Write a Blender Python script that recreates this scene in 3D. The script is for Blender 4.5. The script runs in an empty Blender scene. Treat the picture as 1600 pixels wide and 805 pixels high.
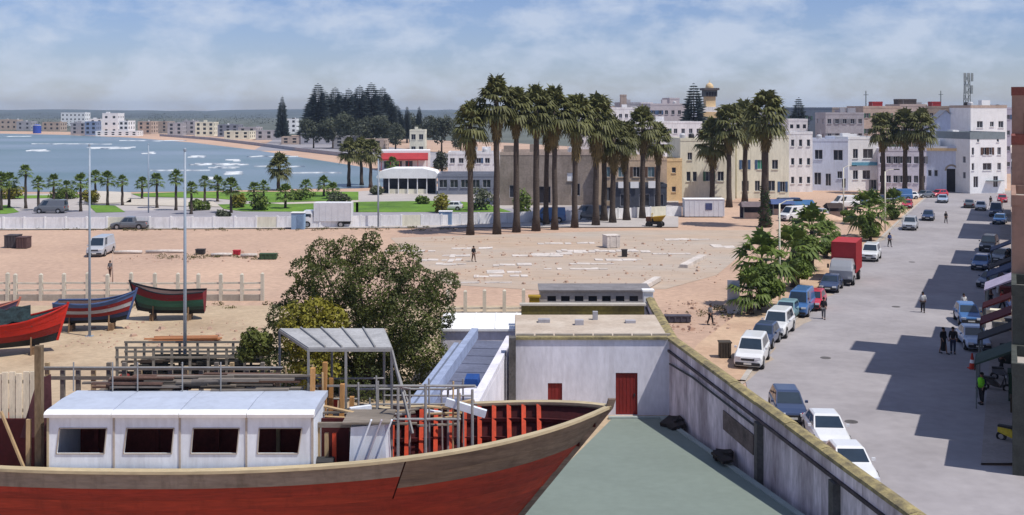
import bpy, bmesh, math, random
import numpy as np
from mathutils import Vector, Matrix, noise as mnoise
random.seed(7); RNG = np.random.default_rng(11)
rad = math.radians
# ------------------------------------------------------------------ camera
CAM_H, FPX, HY = 17.0, 1700.0, 172.0        # eye height (m), focal length and horizon row in photo pixels
scene = bpy.context.scene
cam_d = bpy.data.cameras.new('camera'); cam = bpy.data.objects.new('camera', cam_d)
scene.collection.objects.link(cam); scene.camera = cam
cam.location = (0, 0, CAM_H); cam.rotation_euler = (rad(90), 0, 0)
cam_d.sensor_width = 36; cam_d.lens = 36*FPX/1600
cam_d.shift_y = -(402.5-HY)/1600
cam_d.clip_start = 0.1; cam_d.clip_end = 20000
# ------------------------------------------------------------------ sky, sun, exposure
SUN = Vector((-0.435, 0.225, -0.87)).normalized()          # direction the light travels
el = math.asin(-SUN.z); az = math.atan2(-SUN.x, -SUN.y)
world = bpy.data.worlds.new('World'); scene.world = world; world.use_nodes = True
wt = world.node_tree; wt.nodes.clear()
wo = wt.nodes.new('ShaderNodeOutputWorld'); bg = wt.nodes.new('ShaderNodeBackground')
sky = wt.nodes.new('ShaderNodeTexSky'); sky.sky_type = 'NISHITA'; sky.sun_disc = False
sky.sun_elevation = el; sky.sun_rotation = az; sky.air_density = 1.0; sky.dust_density = 0.2; sky.ozone_density = 3.0
bg.inputs['Strength'].default_value = 0.09
tc = wt.nodes.new('ShaderNodeTexCoord')
mp = wt.nodes.new('ShaderNodeMapping'); mp.inputs['Scale'].default_value = (4.5, 4.5, 9.5)
n1 = wt.nodes.new('ShaderNodeTexNoise'); n1.inputs['Scale'].default_value = 2.9; n1.inputs['Detail'].default_value = 8; n1.inputs['Roughness'].default_value = 0.6
n1.inputs['Distortion'].default_value = 0.15
cr = wt.nodes.new('ShaderNodeValToRGB'); cr.color_ramp.elements[0].position = 0.43; cr.color_ramp.elements[1].position = 0.63
cr.color_ramp.elements[0].color = (0, 0, 0, 1); cr.color_ramp.elements[1].color = (0.7, 0.7, 0.7, 1)
mx = wt.nodes.new('ShaderNodeMixRGB'); mx.inputs[2].default_value = (6.9, 7.7, 9.2, 1)     # sunlit cloud
tint = wt.nodes.new('ShaderNodeMixRGB'); tint.blend_type = 'MULTIPLY'; tint.inputs[0].default_value = 1; tint.inputs[2].default_value = (0.82, 0.86, 1.17, 1)
L = wt.links.new
L(tc.outputs['Generated'], mp.inputs[0]); L(mp.outputs[0], n1.inputs['Vector']); L(n1.outputs['Fac'], cr.inputs[0])
L(cr.outputs[0], mx.inputs[0]); L(sky.outputs[0], tint.inputs[1]); L(tint.outputs[0], mx.inputs[1]); L(mx.outputs[0], bg.inputs[0]); L(bg.outputs[0], wo.inputs[0])
sun_d = bpy.data.lights.new('sun', 'SUN'); sun = bpy.data.objects.new('sun', sun_d); scene.collection.objects.link(sun)
sun_d.energy = 4.4; sun_d.angle = rad(0.53); sun_d.color = (1.0, 0.95, 0.87)
sun.rotation_euler = SUN.to_track_quat('-Z', 'Y').to_euler(); sun.location = (40, -20, 80)
vs = scene.view_settings; vs.view_transform = 'Standard'; vs.look = 'None'; vs.gamma = 1; vs.exposure = 0.0; vs.use_curve_mapping = False
scene.cycles.max_bounces = 6; scene.cycles.volume_bounces = 0; scene.cycles.use_denoising = True

# ------------------------------------------------------------------ helpers
COL = scene.collection
def P(px, py, z=0.0):
    D = (CAM_H-z)*FPX/(py-HY); return Vector(((px-800)/FPX*D, D, z))
def Dof(py, z=0.0): return (CAM_H-z)*FPX/(py-HY)
def Zof(py, D): return CAM_H-(py-HY)*D/FPX
def Xof(px, D): return (px-800)/FPX*D
def at(px, py, D): return Vector((Xof(px, D), D, Zof(py, D)))
def lin(c): c /= 255.0; return c/12.92 if c <= 0.04045 else ((c+0.055)/1.055)**2.4
def S(r, g, b, k=0.72): return (lin(r)*k, lin(g)*k, lin(b)*k)      # a sunlit photo colour -> albedo
class MB:
    def __init__(s): s.v = []; s.f = []
    def quad(s, a, b, c, d):
        n = len(s.v); s.v += [tuple(a), tuple(b), tuple(c), tuple(d)]; s.f.append((n, n+1, n+2, n+3)); return s
    def tri(s, a, b, c):
        n = len(s.v); s.v += [tuple(a), tuple(b), tuple(c)]; s.f.append((n, n+1, n+2)); return s
    def poly(s, pts):
        n = len(s.v); s.v += [tuple(p) for p in pts]; s.f.append(tuple(range(n, n+len(pts)))); return s
    def box(s, c, d, rz=0.0, rx=0.0, ry=0.0, taper=1.0):
        c = Vector(c); hx, hy, hz = d[0]/2, d[1]/2, d[2]/2
        R = Matrix.Rotation(rz, 3, 'Z') @ Matrix.Rotation(ry, 3, 'Y') @ Matrix.Rotation(rx, 3, 'X')
        n = len(s.v)
        for z in (-1, 1):
            k = taper if z > 0 else 1.0
            for (x, y) in ((-1, -1), (1, -1), (1, 1), (-1, 1)):
                s.v.append(tuple(c + R @ Vector((x*hx*k, y*hy*k, z*hz))))
        for f in ((3, 2, 1, 0), (4, 5, 6, 7), (0, 1, 5, 4), (1, 2, 6, 5), (2, 3, 7, 6), (3, 0, 4, 7)): s.f.append(tuple(n+i for i in f))
        return s
    def b6(s, x0, x1, y0, y1, z0, z1): return s.box(((x0+x1)/2, (y0+y1)/2, (z0+z1)/2), (x1-x0, y1-y0, z1-z0))
    def tube(s, pts, r, n=6, cap=True):
        pts = [Vector(p) for p in pts]; rs = r if isinstance(r, (list, tuple)) else [r]*len(pts)
        base = len(s.v)
        for i, p in enumerate(pts):
            d = (pts[min(i+1, len(pts)-1)] - pts[max(i-1, 0)])
            d = d.normalized() if d.length > 1e-9 else Vector((0, 0, 1))
            u = d.orthogonal().normalized() if abs(d.z) < 0.95 else d.cross(Vector((0, 1, 0))).normalized()
            if abs(d.z) < 0.95: u = d.cross(Vector((0, 0, 1))).normalized()
            w = d.cross(u)
            for k in range(n):
                a = 2*math.pi*k/n; s.v.append(tuple(p + (u*math.cos(a)+w*math.sin(a))*rs[i]))
        for i in range(len(pts)-1):
            for k in range(n):
                a = base+i*n+k; b = base+i*n+(k+1) % n
                s.f.append((a, b, b+n, a+n))
        if cap:
            s.f.append(tuple(base+k for k in range(n-1, -1, -1))); e = base+(len(pts)-1)*n
            s.f.append(tuple(e+k for k in range(n)))
        return s
    def bar(s, a, b, w, h):
        a = Vector(a); b = Vector(b); d = (b-a); Ld = d.length; d.normalize()
        u = d.cross(Vector((0, 0, 1))); u = u.normalized() if u.length > 1e-6 else Vector((1, 0, 0)); t = u.cross(d)
        n = len(s.v)
        for p in (a, b):
            for (i, j) in ((-1, -1), (1, -1), (1, 1), (-1, 1)): s.v.append(tuple(p+u*(i*w/2)+t*(j*h/2)))
        for f in ((0, 1, 2, 3), (7, 6, 5, 4), (0, 4, 5, 1), (1, 5, 6, 2), (2, 6, 7, 3), (3, 7, 4, 0)): s.f.append(tuple(n+i for i in f))
        return s
    def lathe(s, c, prof, n=12):
        c = Vector(c); base = len(s.v)
        for (r, z) in prof:
            for k in range(n):
                a = 2*math.pi*k/n; s.v.append((c.x+r*math.cos(a), c.y+r*math.sin(a), c.z+z))
        for i in range(len(prof)-1):
            for k in range(n):
                a = base+i*n+k; b = base+i*n+(k+1) % n; s.f.append((a, b, b+n, a+n))
        s.f.append(tuple(base+k for k in range(n-1, -1, -1))); e = base+(len(prof)-1)*n; s.f.append(tuple(e+k for k in range(n)))
        return s
    def loft(s, rings, closed=True, caps=True):
        base = len(s.v); m = len(rings[0])
        for r in rings: s.v += [tuple(p) for p in r]
        for i in range(len(rings)-1):
            for k in range(m if closed else m-1):
                a = base+i*m+k; b = base+i*m+(k+1) % m; s.f.append((a, b, b+m, a+m))
        if caps and closed:
            s.f.append(tuple(base+k for k in range(m-1, -1, -1))); e = base+(len(rings)-1)*m; s.f.append(tuple(e+k for k in range(m)))
        return s
    def mesh(s, name, smooth=False):
        m = bpy.data.meshes.new(name); m.from_pydata(s.v, [], s.f); m.update()
        if smooth: m.polygons.foreach_set('use_smooth', [True]*len(m.polygons))
        return m
def obj(name, mesh, mat=None, parent=None, loc=None, rz=0, smooth=False):
    if isinstance(mesh, MB): mesh = mesh.mesh(name, smooth)
    if mat is not None and len(mesh.materials) == 0: mesh.materials.append(mat)
    o = bpy.data.objects.new(name, mesh); COL.objects.link(o)
    if mat is not None and mesh.materials[0] != mat:
        o.material_slots[0].link = 'OBJECT'; o.material_slots[0].material = mat
    if parent is not None: o.parent = parent
    if loc is not None: o.location = loc
    if rz: o.rotation_euler = (0, 0, rz)
    return o
def tag(o, label, cat, group=None):
    o['label'] = label; o['category'] = cat
    if group: o['group'] = group
    return o
def thing(name, label, cat, loc=(0, 0, 0), rz=0, group=None, sc=1.0):
    o = bpy.data.objects.new(name, None); COL.objects.link(o); o.location = loc; o.rotation_euler = (0, 0, rz); o.scale = (sc,)*3
    o.empty_display_size = 0.3
    return tag(o, label, cat, group)
def struct(name, mb, mat, parent=None):
    o = obj(name, mb, mat, parent); o['kind'] = 'structure'; return o
ORD = ['first', 'second', 'third', 'fourth', 'fifth', 'sixth', 'seventh', 'eighth', 'ninth', 'tenth', 'eleventh', 'twelfth',
       'thirteenth', 'fourteenth', 'fifteenth', 'sixteenth', 'seventeenth', 'eighteenth', 'nineteenth', 'twentieth']
MATS = {}
def M(name, col, rough=0.8, var=0.14, scale=1.5, bump=0.0, metal=0.0, col2=None, stretch=(1, 1, 1), fine=None, spec=0.35, coat=0.0, sharp=False, hue=0.0, grime=0.0):
    if name in MATS: return MATS[name]
    m = bpy.data.materials.new(name); m.use_nodes = True; t = m.node_tree; N = t.nodes; lk = t.links.new
    p = N['Principled BSDF']; p.inputs['Roughness'].default_value = rough; p.inputs['Metallic'].default_value = metal
    p.inputs['Specular IOR Level'].default_value = spec; p.inputs['Coat Weight'].default_value = coat
    c = N.new('ShaderNodeTexCoord'); oi = N.new('ShaderNodeObjectInfo')
    mul = N.new('ShaderNodeVectorMath'); mul.operation = 'SCALE'; mul.inputs[0].default_value = (37, 53, 71)
    lk(oi.outputs['Random'], mul.inputs['Scale'])
    add = N.new('ShaderNodeVectorMath'); add.operation = 'ADD'; lk(c.outputs['Object'], add.inputs[0]); lk(mul.outputs[0], add.inputs[1])
    mpn = N.new('ShaderNodeMapping'); mpn.inputs['Scale'].default_value = stretch; lk(add.outputs[0], mpn.inputs[0])
    a = N.new('ShaderNodeTexNoise'); a.inputs['Scale'].default_value = scale; a.inputs['Detail'].default_value = 7; a.inputs['Roughness'].default_value = 0.62
    lk(mpn.outputs[0], a.inputs['Vector'])
    b = N.new('ShaderNodeTexNoise'); b.inputs['Scale'].default_value = fine or scale*9; b.inputs['Detail'].default_value = 4; lk(mpn.outputs[0], b.inputs['Vector'])
    r = N.new('ShaderNodeValToRGB'); e = r.color_ramp.elements
    e[0].position, e[1].position = (0.44, 0.56) if sharp else (0.3, 0.7)
    c2 = col2 if col2 else tuple(x*(1-2*var) for x in col)
    e[0].color = (*[max(x, 0) for x in c2], 1); e[1].color = (*[min(x*(1+var*0.6), 0.92) for x in col], 1)
    lk(a.outputs['Fac'], r.inputs[0])
    f = N.new('ShaderNodeMapRange'); f.inputs[1].default_value = 0.3; f.inputs[2].default_value = 0.7; f.inputs[3].default_value = 1-var; f.inputs[4].default_value = 1+var*0.7
    lk(b.outputs['Fac'], f.inputs[0])
    x = N.new('ShaderNodeVectorMath'); x.operation = 'SCALE'; lk(r.outputs[0], x.inputs[0]); lk(f.outputs[0], x.inputs['Scale'])
    if grime > 0:
        gm = N.new('ShaderNodeMapping'); gm.inputs['Scale'].default_value = (1.6, 1.6, .14); lk(add.outputs[0], gm.inputs[0])
        g = N.new('ShaderNodeTexNoise'); g.inputs['Scale'].default_value = 1.3; g.inputs['Detail'].default_value = 8; g.inputs['Roughness'].default_value = .7; lk(gm.outputs[0], g.inputs['Vector'])
        gr = N.new('ShaderNodeMapRange'); gr.inputs[1].default_value = .5; gr.inputs[2].default_value = .72; gr.inputs[3].default_value = 0; gr.inputs[4].default_value = grime; lk(g.outputs['Fac'], gr.inputs[0])
        gx = N.new('ShaderNodeMixRGB'); lk(gr.outputs[0], gx.inputs[0]); lk(x.outputs[0], gx.inputs[1]); gx.inputs[2].default_value = (col[0]*.34, col[1]*.31, col[2]*.28, 1); x = gx
    if hue > 0:
        h = N.new('ShaderNodeHueSaturation'); hr = N.new('ShaderNodeMapRange'); hr.inputs[3].default_value = 1-hue; hr.inputs[4].default_value = 1+hue
        lk(oi.outputs['Random'], hr.inputs[0]); lk(hr.outputs[0], h.inputs['Value']); lk(x.outputs[0], h.inputs['Color']); lk(h.outputs[0], p.inputs['Base Color'])
    else: lk(x.outputs[0], p.inputs['Base Color'])
    if bump > 0:
        bn = N.new('ShaderNodeBump'); bn.inputs['Strength'].default_value = min(bump, 1.0); bn.inputs['Distance'].default_value = 0.05
        lk(b.outputs['Fac'], bn.inputs['Height']); lk(bn.outputs[0], p.inputs['Normal'])
    MATS[name] = m; return m
def leafmat(name, c1, c2, scale=0.9):
    if name in MATS: return MATS[name]
    m = M(name, c1, rough=0.6, var=0.28, scale=scale, col2=c2, spec=0.3, hue=0.14, fine=scale*6)
    t = m.node_tree; p = t.nodes['Principled BSDF']; out = t.nodes['Material Output']
    tr = t.nodes.new('ShaderNodeBsdfTranslucent'); ms = t.nodes.new('ShaderNodeMixShader'); ms.inputs[0].default_value = 0.25
    src = p.inputs['Base Color'].links[0].from_socket
    t.links.new(src, tr.inputs[0]); t.links.new(p.outputs[0], ms.inputs[1]); t.links.new(tr.outputs[0], ms.inputs[2]); t.links.new(ms.outputs[0], out.inputs[0])
    return m
def glass(name='window_glass', col=(0.03, 0.035, 0.05)):
    return M(name, col, rough=0.12, var=0.25, scale=0.8, spec=0.6)
white = M('white_paint', (0.86, 0.86, 0.86), grime=.16, var=0.05, scale=0.7, rough=0.7)
limewash = M('limewash', (0.84, 0.83, 0.84), grime=.3, var=0.10, scale=0.5, rough=0.9, bump=0.15, stretch=(1, 1, 0.35))
# ------------------------------------------------------------------ sheets of the ground
def sheet(name, pts, z, mat, kind='structure'):
    mb = MB(); mb.poly([(p[0], p[1], z) for p in pts]); o = obj(name, mb, mat); o['kind'] = kind
    m = o.data
    if m.polygons[0].normal.z < 0: m.flip_normals()
    return o
def img(pts): return [P(x, y) for (x, y) in pts]
M_sand = M('sand', S(218, 185, 160), var=0.12, scale=0.05, fine=1.6, rough=1, col2=S(196, 165, 145), bump=0.4)
sheet('ground', [(-6200, -200), (6200, -200), (6200, 6200), (-6200, 6200)], 0, M_sand)
M_scrub = M('scrubland', S(118, 122, 112), var=0.2, scale=0.012, fine=0.12, rough=1, col2=S(92, 98, 92))
sheet('scrubland', [(-6000, 830), (-200, 790), (0, 560), (120, 330), (400, 200), (6000, 200), (6000, 6000), (-6000, 6000)], 0.03, M_scrub)
# ---- sea, beach, hills
far_shore = [(-2600, 207), (-900, 207), (0, 209), (100, 211), (200, 215), (300, 223), (400, 235), (500, 251), (570, 262), (640, 280)]
near_shore = [(640, 290), (560, 295), (450, 296), (300, 300), (150, 301), (0, 300), (-300, 298), (-2600, 290)]
M_beach = M('beach_sand', S(226, 190, 162), var=0.07, scale=0.03, rough=1, col2=S(205, 172, 152))
sheet('beach', img([(-2600, 203.5), (-900, 204), (0, 205), (100, 206), (200, 209), (300, 215), (400, 226), (500, 240), (590, 250), (660, 262), (690, 282),
                    (690, 298), (560, 303), (300, 308), (0, 308), (-300, 306), (-2600, 296)]), 0.05, M_beach)
def sea_mat():
    m = bpy.data.materials.new('sea_water'); m.use_nodes = True; t = m.node_tree; N = t.nodes; lk = t.links.new; p = N['Principled BSDF']
    c = N.new('ShaderNodeTexCoord'); mpn = N.new('ShaderNodeMapping'); mpn.inputs['Scale'].default_value = (0.006, 0.016, 1); lk(c.outputs['Object'], mpn.inputs[0])
    a = N.new('ShaderNodeTexNoise'); a.inputs['Scale'].default_value = 1; a.inputs['Detail'].default_value = 6; lk(mpn.outputs[0], a.inputs['Vector'])
    r = N.new('ShaderNodeValToRGB'); e = r.color_ramp.elements; e[0].position = 0.35; e[0].color = (*S(96, 118, 124, 1), 1); e[1].position = 0.68; e[1].color = (*S(124, 138, 152, 1), 1)
    lk(a.outputs['Fac'], r.inputs[0]); lk(r.outputs[0], p.inputs['Base Color'])
    p.inputs['Roughness'].default_value = 0.35; p.inputs['Specular IOR Level'].default_value = 0.25
    w = N.new('ShaderNodeTexNoise'); w.inputs['Scale'].default_value = 0.35; w.inputs['Detail'].default_value = 4; lk(c.outputs['Object'], w.inputs['Vector'])
    b = N.new('ShaderNodeBump'); b.inputs['Strength'].default_value = 0.6; b.inputs['Distance'].default_value = 0.5; lk(w.outputs['Fac'], b.inputs['Height']); lk(b.outputs[0], p.inputs['Normal'])
    return m
sheet('sea', img(far_shore+near_shore), 0.09, sea_mat())
# surf: each breaking wave is a low ridge of foam
M_foam = M('sea_foam', (0.62, 0.65, 0.68), var=0.12, scale=0.3, rough=1)
surf = MB()
for (x0, x1, y, th) in [(45, 82, 236, 4), (140, 215, 232, 4), (295, 320, 246, 4), (300, 385, 258, 3), (355, 385, 252, 4), (330, 380, 263, 3), (345, 384, 272, 6), (310, 345, 280, 3),
                        (225, 248, 240, 4), (400, 480, 262, 2), (180, 290, 221, 1.6), (430, 540, 272, 1.5), (230, 330, 268, 1.2), (40, 170, 226, 1), (0, 60, 214, 1), (380, 460, 246, 1.5)]:
    for r_ in range(2 if th > 2.5 else 1):
        xa, xb = x0+random.uniform(-6, 12), x1+random.uniform(-12, 6); yc = y+(r_-.5)*th*.45; sd = random.uniform(0, 90); n = max(10, int((xb-xa)/2)); prev = None
        for i in range(n+1):
            u = i/n; xx = xa+(xb-xa)*u; ya = yc+.9*mnoise.noise(Vector((xx*.05, sd, 0)))
            t = max(.03, th*.13*(math.sin(math.pi*u)**.5)*(.55+1.1*mnoise.noise(Vector((xx*.11, sd, 5)))))
            q0, q1 = P(xx, ya+t/2)+Vector((0, 0, .1)), P(xx, ya-t/2)+Vector((0, 0, .1)); m_ = (q0+q1)/2+Vector((0, 0, .35))
            if prev: surf.quad(prev[0], q0, m_, prev[1]); surf.quad(prev[1], m_, q1, prev[2])
            prev = (q0, m_, q1)
o = obj('surf_foam', surf, M_foam); o['kind'] = 'stuff'; o['label'] = 'white breaking waves of the bay'; o['category'] = 'surf'
# far hills, a low scrub-covered ridge closing the horizon
hm = MB(); rows = []
for j in range(7):
    row = []
    for i in range(161):
        a = -1.15+2.3*i/160
        R = 2300+j*420
        h = (0, 9, 13, 16, 18, 20, 12)[j]*(0.85+0.5*mnoise.noise(Vector((a*9, j*0.7, 0.3)))+0.22*mnoise.noise(Vector((a*60, j, 1))))
        row.append((R*math.sin(a), R*math.cos(a), max(h, -0.5) if j else -0.5))
    rows.append(row)
hm.loft(rows, closed=False)
struct('hills', hm, M('hill_scrub', S(106, 116, 120), var=0.18, scale=0.004, fine=0.03, rough=1))
# ---- esplanade by the beach
M_pave = M('pale_paving', S(206, 198, 194), var=0.07, scale=0.08, rough=0.95)
M_asph2 = M('old_asphalt', S(176, 172, 180), var=0.08, scale=0.07, rough=0.95)
M_lawn = M('lawn_grass', S(118, 156, 52, .8), var=0.2, scale=0.12, fine=2.0, rough=1, col2=S(84, 120, 44), bump=0.5)
sheet('esplanade', img([(-900, 304), (0, 304), (300, 303), (560, 300), (690, 292), (1060, 292), (1060, 356), (600, 357), (0, 360), (-900, 360)]), 0.12, M_pave)
sheet('esplanade_road', img([(-900, 330), (0, 331), (300, 330), (600, 334), (1060, 318), (1060, 333), (600, 344), (0, 341), (-900, 343)]), 0.15, M_asph2)
for pts in ([(-100, 324), (14, 322), (30, 333), (10, 336), (-100, 336)], [(138, 322), (180, 323), (196, 333), (150, 334)], [(205, 304), (300, 301), (560, 301), (560, 314), (420, 318), (330, 311), (220, 309)],
            [(340, 321), (480, 318), (560, 318), (560, 333), (380, 332), (350, 328)], [(556, 317), (700, 315), (760, 320), (800, 333), (556, 333)], [(0, 307), (180, 306), (190, 309), (0, 312)]):
    sheet('lawn', img(pts), 0.18, M_lawn)
for pts in ([(205, 312), (330, 314), (345, 325), (190, 322)], [(150, 300), (205, 302), (205, 318), (150, 320)], [(420, 319), (560, 314.5), (560, 317.5), (440, 321)]):
    sheet('path', img(pts), 0.21, M('cream_path', S(222, 212, 198), var=0.06, scale=0.15, rough=1))
# ---- building lot: cleared plot with slabs of old floors
M_lot = M('cleared_lot', S(196, 184, 172), var=0.10, scale=0.07, fine=0.9, rough=1, col2=S(206, 180, 156), bump=0.3, stretch=(0.5, 1.6, 1))
sheet('cleared_lot', img([(610, 372), (1000, 360), (1195, 360), (1150, 405), (1120, 430), (1040, 452), (860, 455), (700, 445), (640, 400)]), 0.02, M_lot)
M_yard = M('shipyard_ground', S(216, 194, 164), var=0.13, scale=0.15, fine=2.5, rough=1, col2=S(186, 162, 134), bump=0.4)
sheet('shipyard_ground', img([(-700, 478), (830, 478), (1012, 478)])+[Vector((9, 62, 0)), Vector((11.5, 40, 0)), Vector((14, 25, 0)), Vector((-60, 25, 0))], 0.025, M_yard)
slabs = [(690, 740, 398, 402), (650, 720, 405, 410), (770, 835, 413, 416.5), (740, 825, 431, 434), (760, 815, 424, 428), (830, 900, 396, 400), (870, 1000, 391, 395), (965, 1020, 391, 396), (930, 1005, 405, 408), (1116, 1150, 383, 388), (800, 880, 399, 401.5), (680, 730, 412, 415)]
slabs += [(705, 770, 388, 390), (600, 680, 392, 394), (890, 960, 412, 414), (850, 950, 420, 422), (1020, 1090, 396, 398), (1040, 1110, 374, 376), (840, 930, 380, 382), (720, 800, 441, 443)]
for i, (x0, x1, y0, y1) in enumerate(slabs):
    c0, c1 = P(x0, y1), P(x1, y1); d = P(x1, y0).y-c0.y
    mb = MB(); w = c1.x-c0.x; xq = -w/2
    while xq < w/2-.3:
        wq = random.uniform(.5, 1.9); x2 = min(xq+wq, w/2)
        mb.box(((xq+x2)/2, random.uniform(-.25, .25)*d, random.uniform(.02, .05)), (x2-xq-.03, d*random.uniform(.4, 1.2), random.uniform(.08, .16)), rz=random.uniform(-.06, .06), rx=random.uniform(-.04, .04), ry=random.uniform(-.04, .04)); xq = x2+(random.uniform(0, .9) if random.random() < .4 else 0)
    tag(obj('concrete_slab', mb, M('slab_concrete', S(232, 222, 214, .8), var=0.16, scale=0.5, rough=1), loc=((c0.x+c1.x)/2, c0.y+d/2, 0.0)),
        'pale broken floor slab lying flat in the cleared lot, %s from the left' % ORD[sorted(s_[0] for s_ in slabs).index(x0)], 'slab', 'old floor slabs in the cleared lot')
sl = MB(); a, b = P(1068, 419), P(1098, 403); sl.bar(a+Vector((0, 0, .2)), b+Vector((0, 0, .2)), 0.9, 0.35)
tag(obj('concrete_beam', sl, MATS['slab_concrete']), 'pale concrete beam lying slantwise near the young street trees', 'beam')
sl = MB(); a, b = P(1000, 456), P(1028, 440); sl.bar(a+Vector((0, 0, .3)), b+Vector((0, 0, .3)), 0.7, 0.4)
tag(obj('concrete_beam', sl, MATS['slab_concrete']), 'white concrete beam lying slantwise behind the far end of the boundary wall', 'beam')
# rubble and weeds of the lot, nobody could count them
rb = MB()
for (x0, x1, y0, y1, n) in [(640, 1130, 372, 445, 420), (180, 440, 392, 410, 90), (1040, 1150, 470, 520, 140), (760, 1000, 395, 402, 70), (90, 420, 500, 545, 160)]:
    for k in range(n):
        p = P(random.uniform(x0, x1), random.uniform(y0, y1)); s = random.uniform(0.05, 0.12)+0.22*random.random()**5
        rb.box((p.x, p.y, s*0.3), (s*random.uniform(1, 2.2), s*1.3, s*0.8), rz=random.uniform(0, 3), rx=random.uniform(-.3, .3), taper=0.6)
o = obj('rubble', rb, M('rubble_stone', S(206, 180, 160), var=0.14, scale=0.12, rough=1, col2=S(190, 152, 132))); o['kind'] = 'stuff'
# ---- street
M_road = M('dusty_asphalt', S(181, 176, 179, .74), var=0.07, scale=0.16, fine=1.4, rough=0.92, col2=S(158, 153, 156, .74), bump=0.12)
left_edge = [(14.6, 38), (14.0, 45), (13.4, 60), (14.6, 68), (18.0, 77), (26.2, 95), (43.0, 131), (62, 172), (80, 210), (82, 226)]
SL = 0.458
def facade_x(D): return SL*D+0.2
right_edge = [(facade_x(D)-1.6, D) for D in (228, 180, 130, 90, 60, 52)]+[(30, 51), (30, 38)]
sheet('road', left_edge+right_edge, 0.03, M_road)
def kerb_strip(name, pts_in, pts_out, h, mat):
    mb = MB(); rows = []
    for (a, b) in zip(pts_in, pts_out): rows.append([(a[0], a[1], 0.0), (a[0], a[1], h), (b[0], b[1], h), (b[0], b[1], 0.0)])
    mb.loft(rows, closed=False); o = obj(name, mb, mat); o['kind'] = 'structure'
    bm = bmesh.new(); bm.from_mesh(o.data); bmesh.ops.recalc_face_normals(bm, faces=bm.faces); bm.to_mesh(o.data); bm.free()
    if sum(p.normal.z*p.area for p in o.data.polygons) < 0: o.data.flip_normals()
    return o
M_kerb = M('kerb_stone', S(205, 198, 190), var=0.1, scale=0.8, rough=0.95)
kerb_strip('pavement', [(facade_x(D)-1.6, D) for D in (52, 60, 100, 150, 228)], [(facade_x(D)+0.5, D) for D in (52, 60, 100, 150, 228)], 0.13, M('pavement_tiles', S(178, 168, 164), var=0.1, scale=0.6, rough=0.95))
le = left_edge[3:9]
kerb_strip('kerb', le, [(x-0.35*0.9, y+0.15) for (x, y) in le], 0.12, M_kerb)
kerb_strip('verge', [(x-0.36*0.9, y+0.15) for (x, y) in le], [(x-(4.6 if i else 4.0), y+1.6) for i, (x, y) in enumerate(le)], 0.09, M('verge_earth', S(222, 192, 162), var=0.1, scale=0.25, rough=1, col2=S(198, 164, 138), bump=0.3))

# ------------------------------------------------------------------ buildings
def facade(mb, o, ux, W, H, ops, depth=0.22):
    o = Vector(o); ux = Vector(ux).normalized(); uz = Vector((0, 0, 1)); n = ux.cross(uz)
    ops = [q for q in ops if q[0] > 0.02 and q[0]+q[2] < W-0.02]
    xs = sorted(set([0, W]+[v for q in ops for v in (q[0], q[0]+q[2])])); zs = sorted(set([0, H]+[v for q in ops for v in (q[1], q[1]+q[3])]))
    pt = lambda x, z, d=0: o+ux*x+uz*z-n*d
    for i in range(len(xs)-1):
        for j in range(len(zs)-1):
            cx, cz = (xs[i]+xs[i+1])/2, (zs[j]+zs[j+1])/2
            if any(q[0] < cx < q[0]+q[2] and q[1] < cz < q[1]+q[3] for q in ops): continue
            mb.quad(pt(xs[i], zs[j]), pt(xs[i+1], zs[j]), pt(xs[i+1], zs[j+1]), pt(xs[i], zs[j+1]))
    for (x, z, w, h) in [q[:4] for q in ops]:
        c = [(x, z), (x+w, z), (x+w, z+h), (x, z+h)]
        for k in range(4):
            a, b = c[k], c[(k+1) % 4]; mb.quad(pt(*a), pt(*b), pt(*b, depth), pt(*a, depth))
WC = {}
def win_mesh(w, h, kind):
    k = (round(w, 2), round(h, 2), kind)
    if k in WC: return WC[k]
    pane = MB().quad((-w/2, 0, 0), (w/2, 0, 0), (w/2, 0, h), (-w/2, 0, h)).mesh('window')
    fr = MB(); t = 0.07
    fr.b6(-w/2, w/2, -0.05, -0.005, 0, t); fr.b6(-w/2, w/2, -0.05, -0.005, h-t, h); fr.b6(-w/2, -w/2+t, -0.05, -0.005, t, h-t); fr.b6(w/2-t, w/2, -0.05, -0.005, t, h-t)
    if w > 0.8: fr.b6(-t/2, t/2, -0.05, -0.005, t, h-t)
    WC[k] = (pane, fr.mesh('window_frame')); return WC[k]
M_glass = glass()
SHUT = [M('shutter_blue', S(80, 110, 150), var=.12), M('shutter_brown', S(110, 84, 70), var=.12), M('shutter_green', S(80, 120, 100), var=.12), M('shutter_grey', S(150, 152, 160), var=.12)]
M_frame = M('window_frame_paint', (0.45, 0.46, 0.5), var=0.05)
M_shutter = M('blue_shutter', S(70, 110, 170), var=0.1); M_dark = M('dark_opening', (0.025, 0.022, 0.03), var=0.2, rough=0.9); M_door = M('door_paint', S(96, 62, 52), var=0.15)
M_tank1 = M('tank_black', (.03, .03, .035), rough=.6); M_tank2 = M('tank_white', (.6, .6, .62), rough=.6)
M_roof = M('roof_screed', S(196, 188, 182), var=0.1, scale=0.25, rough=1)
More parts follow.
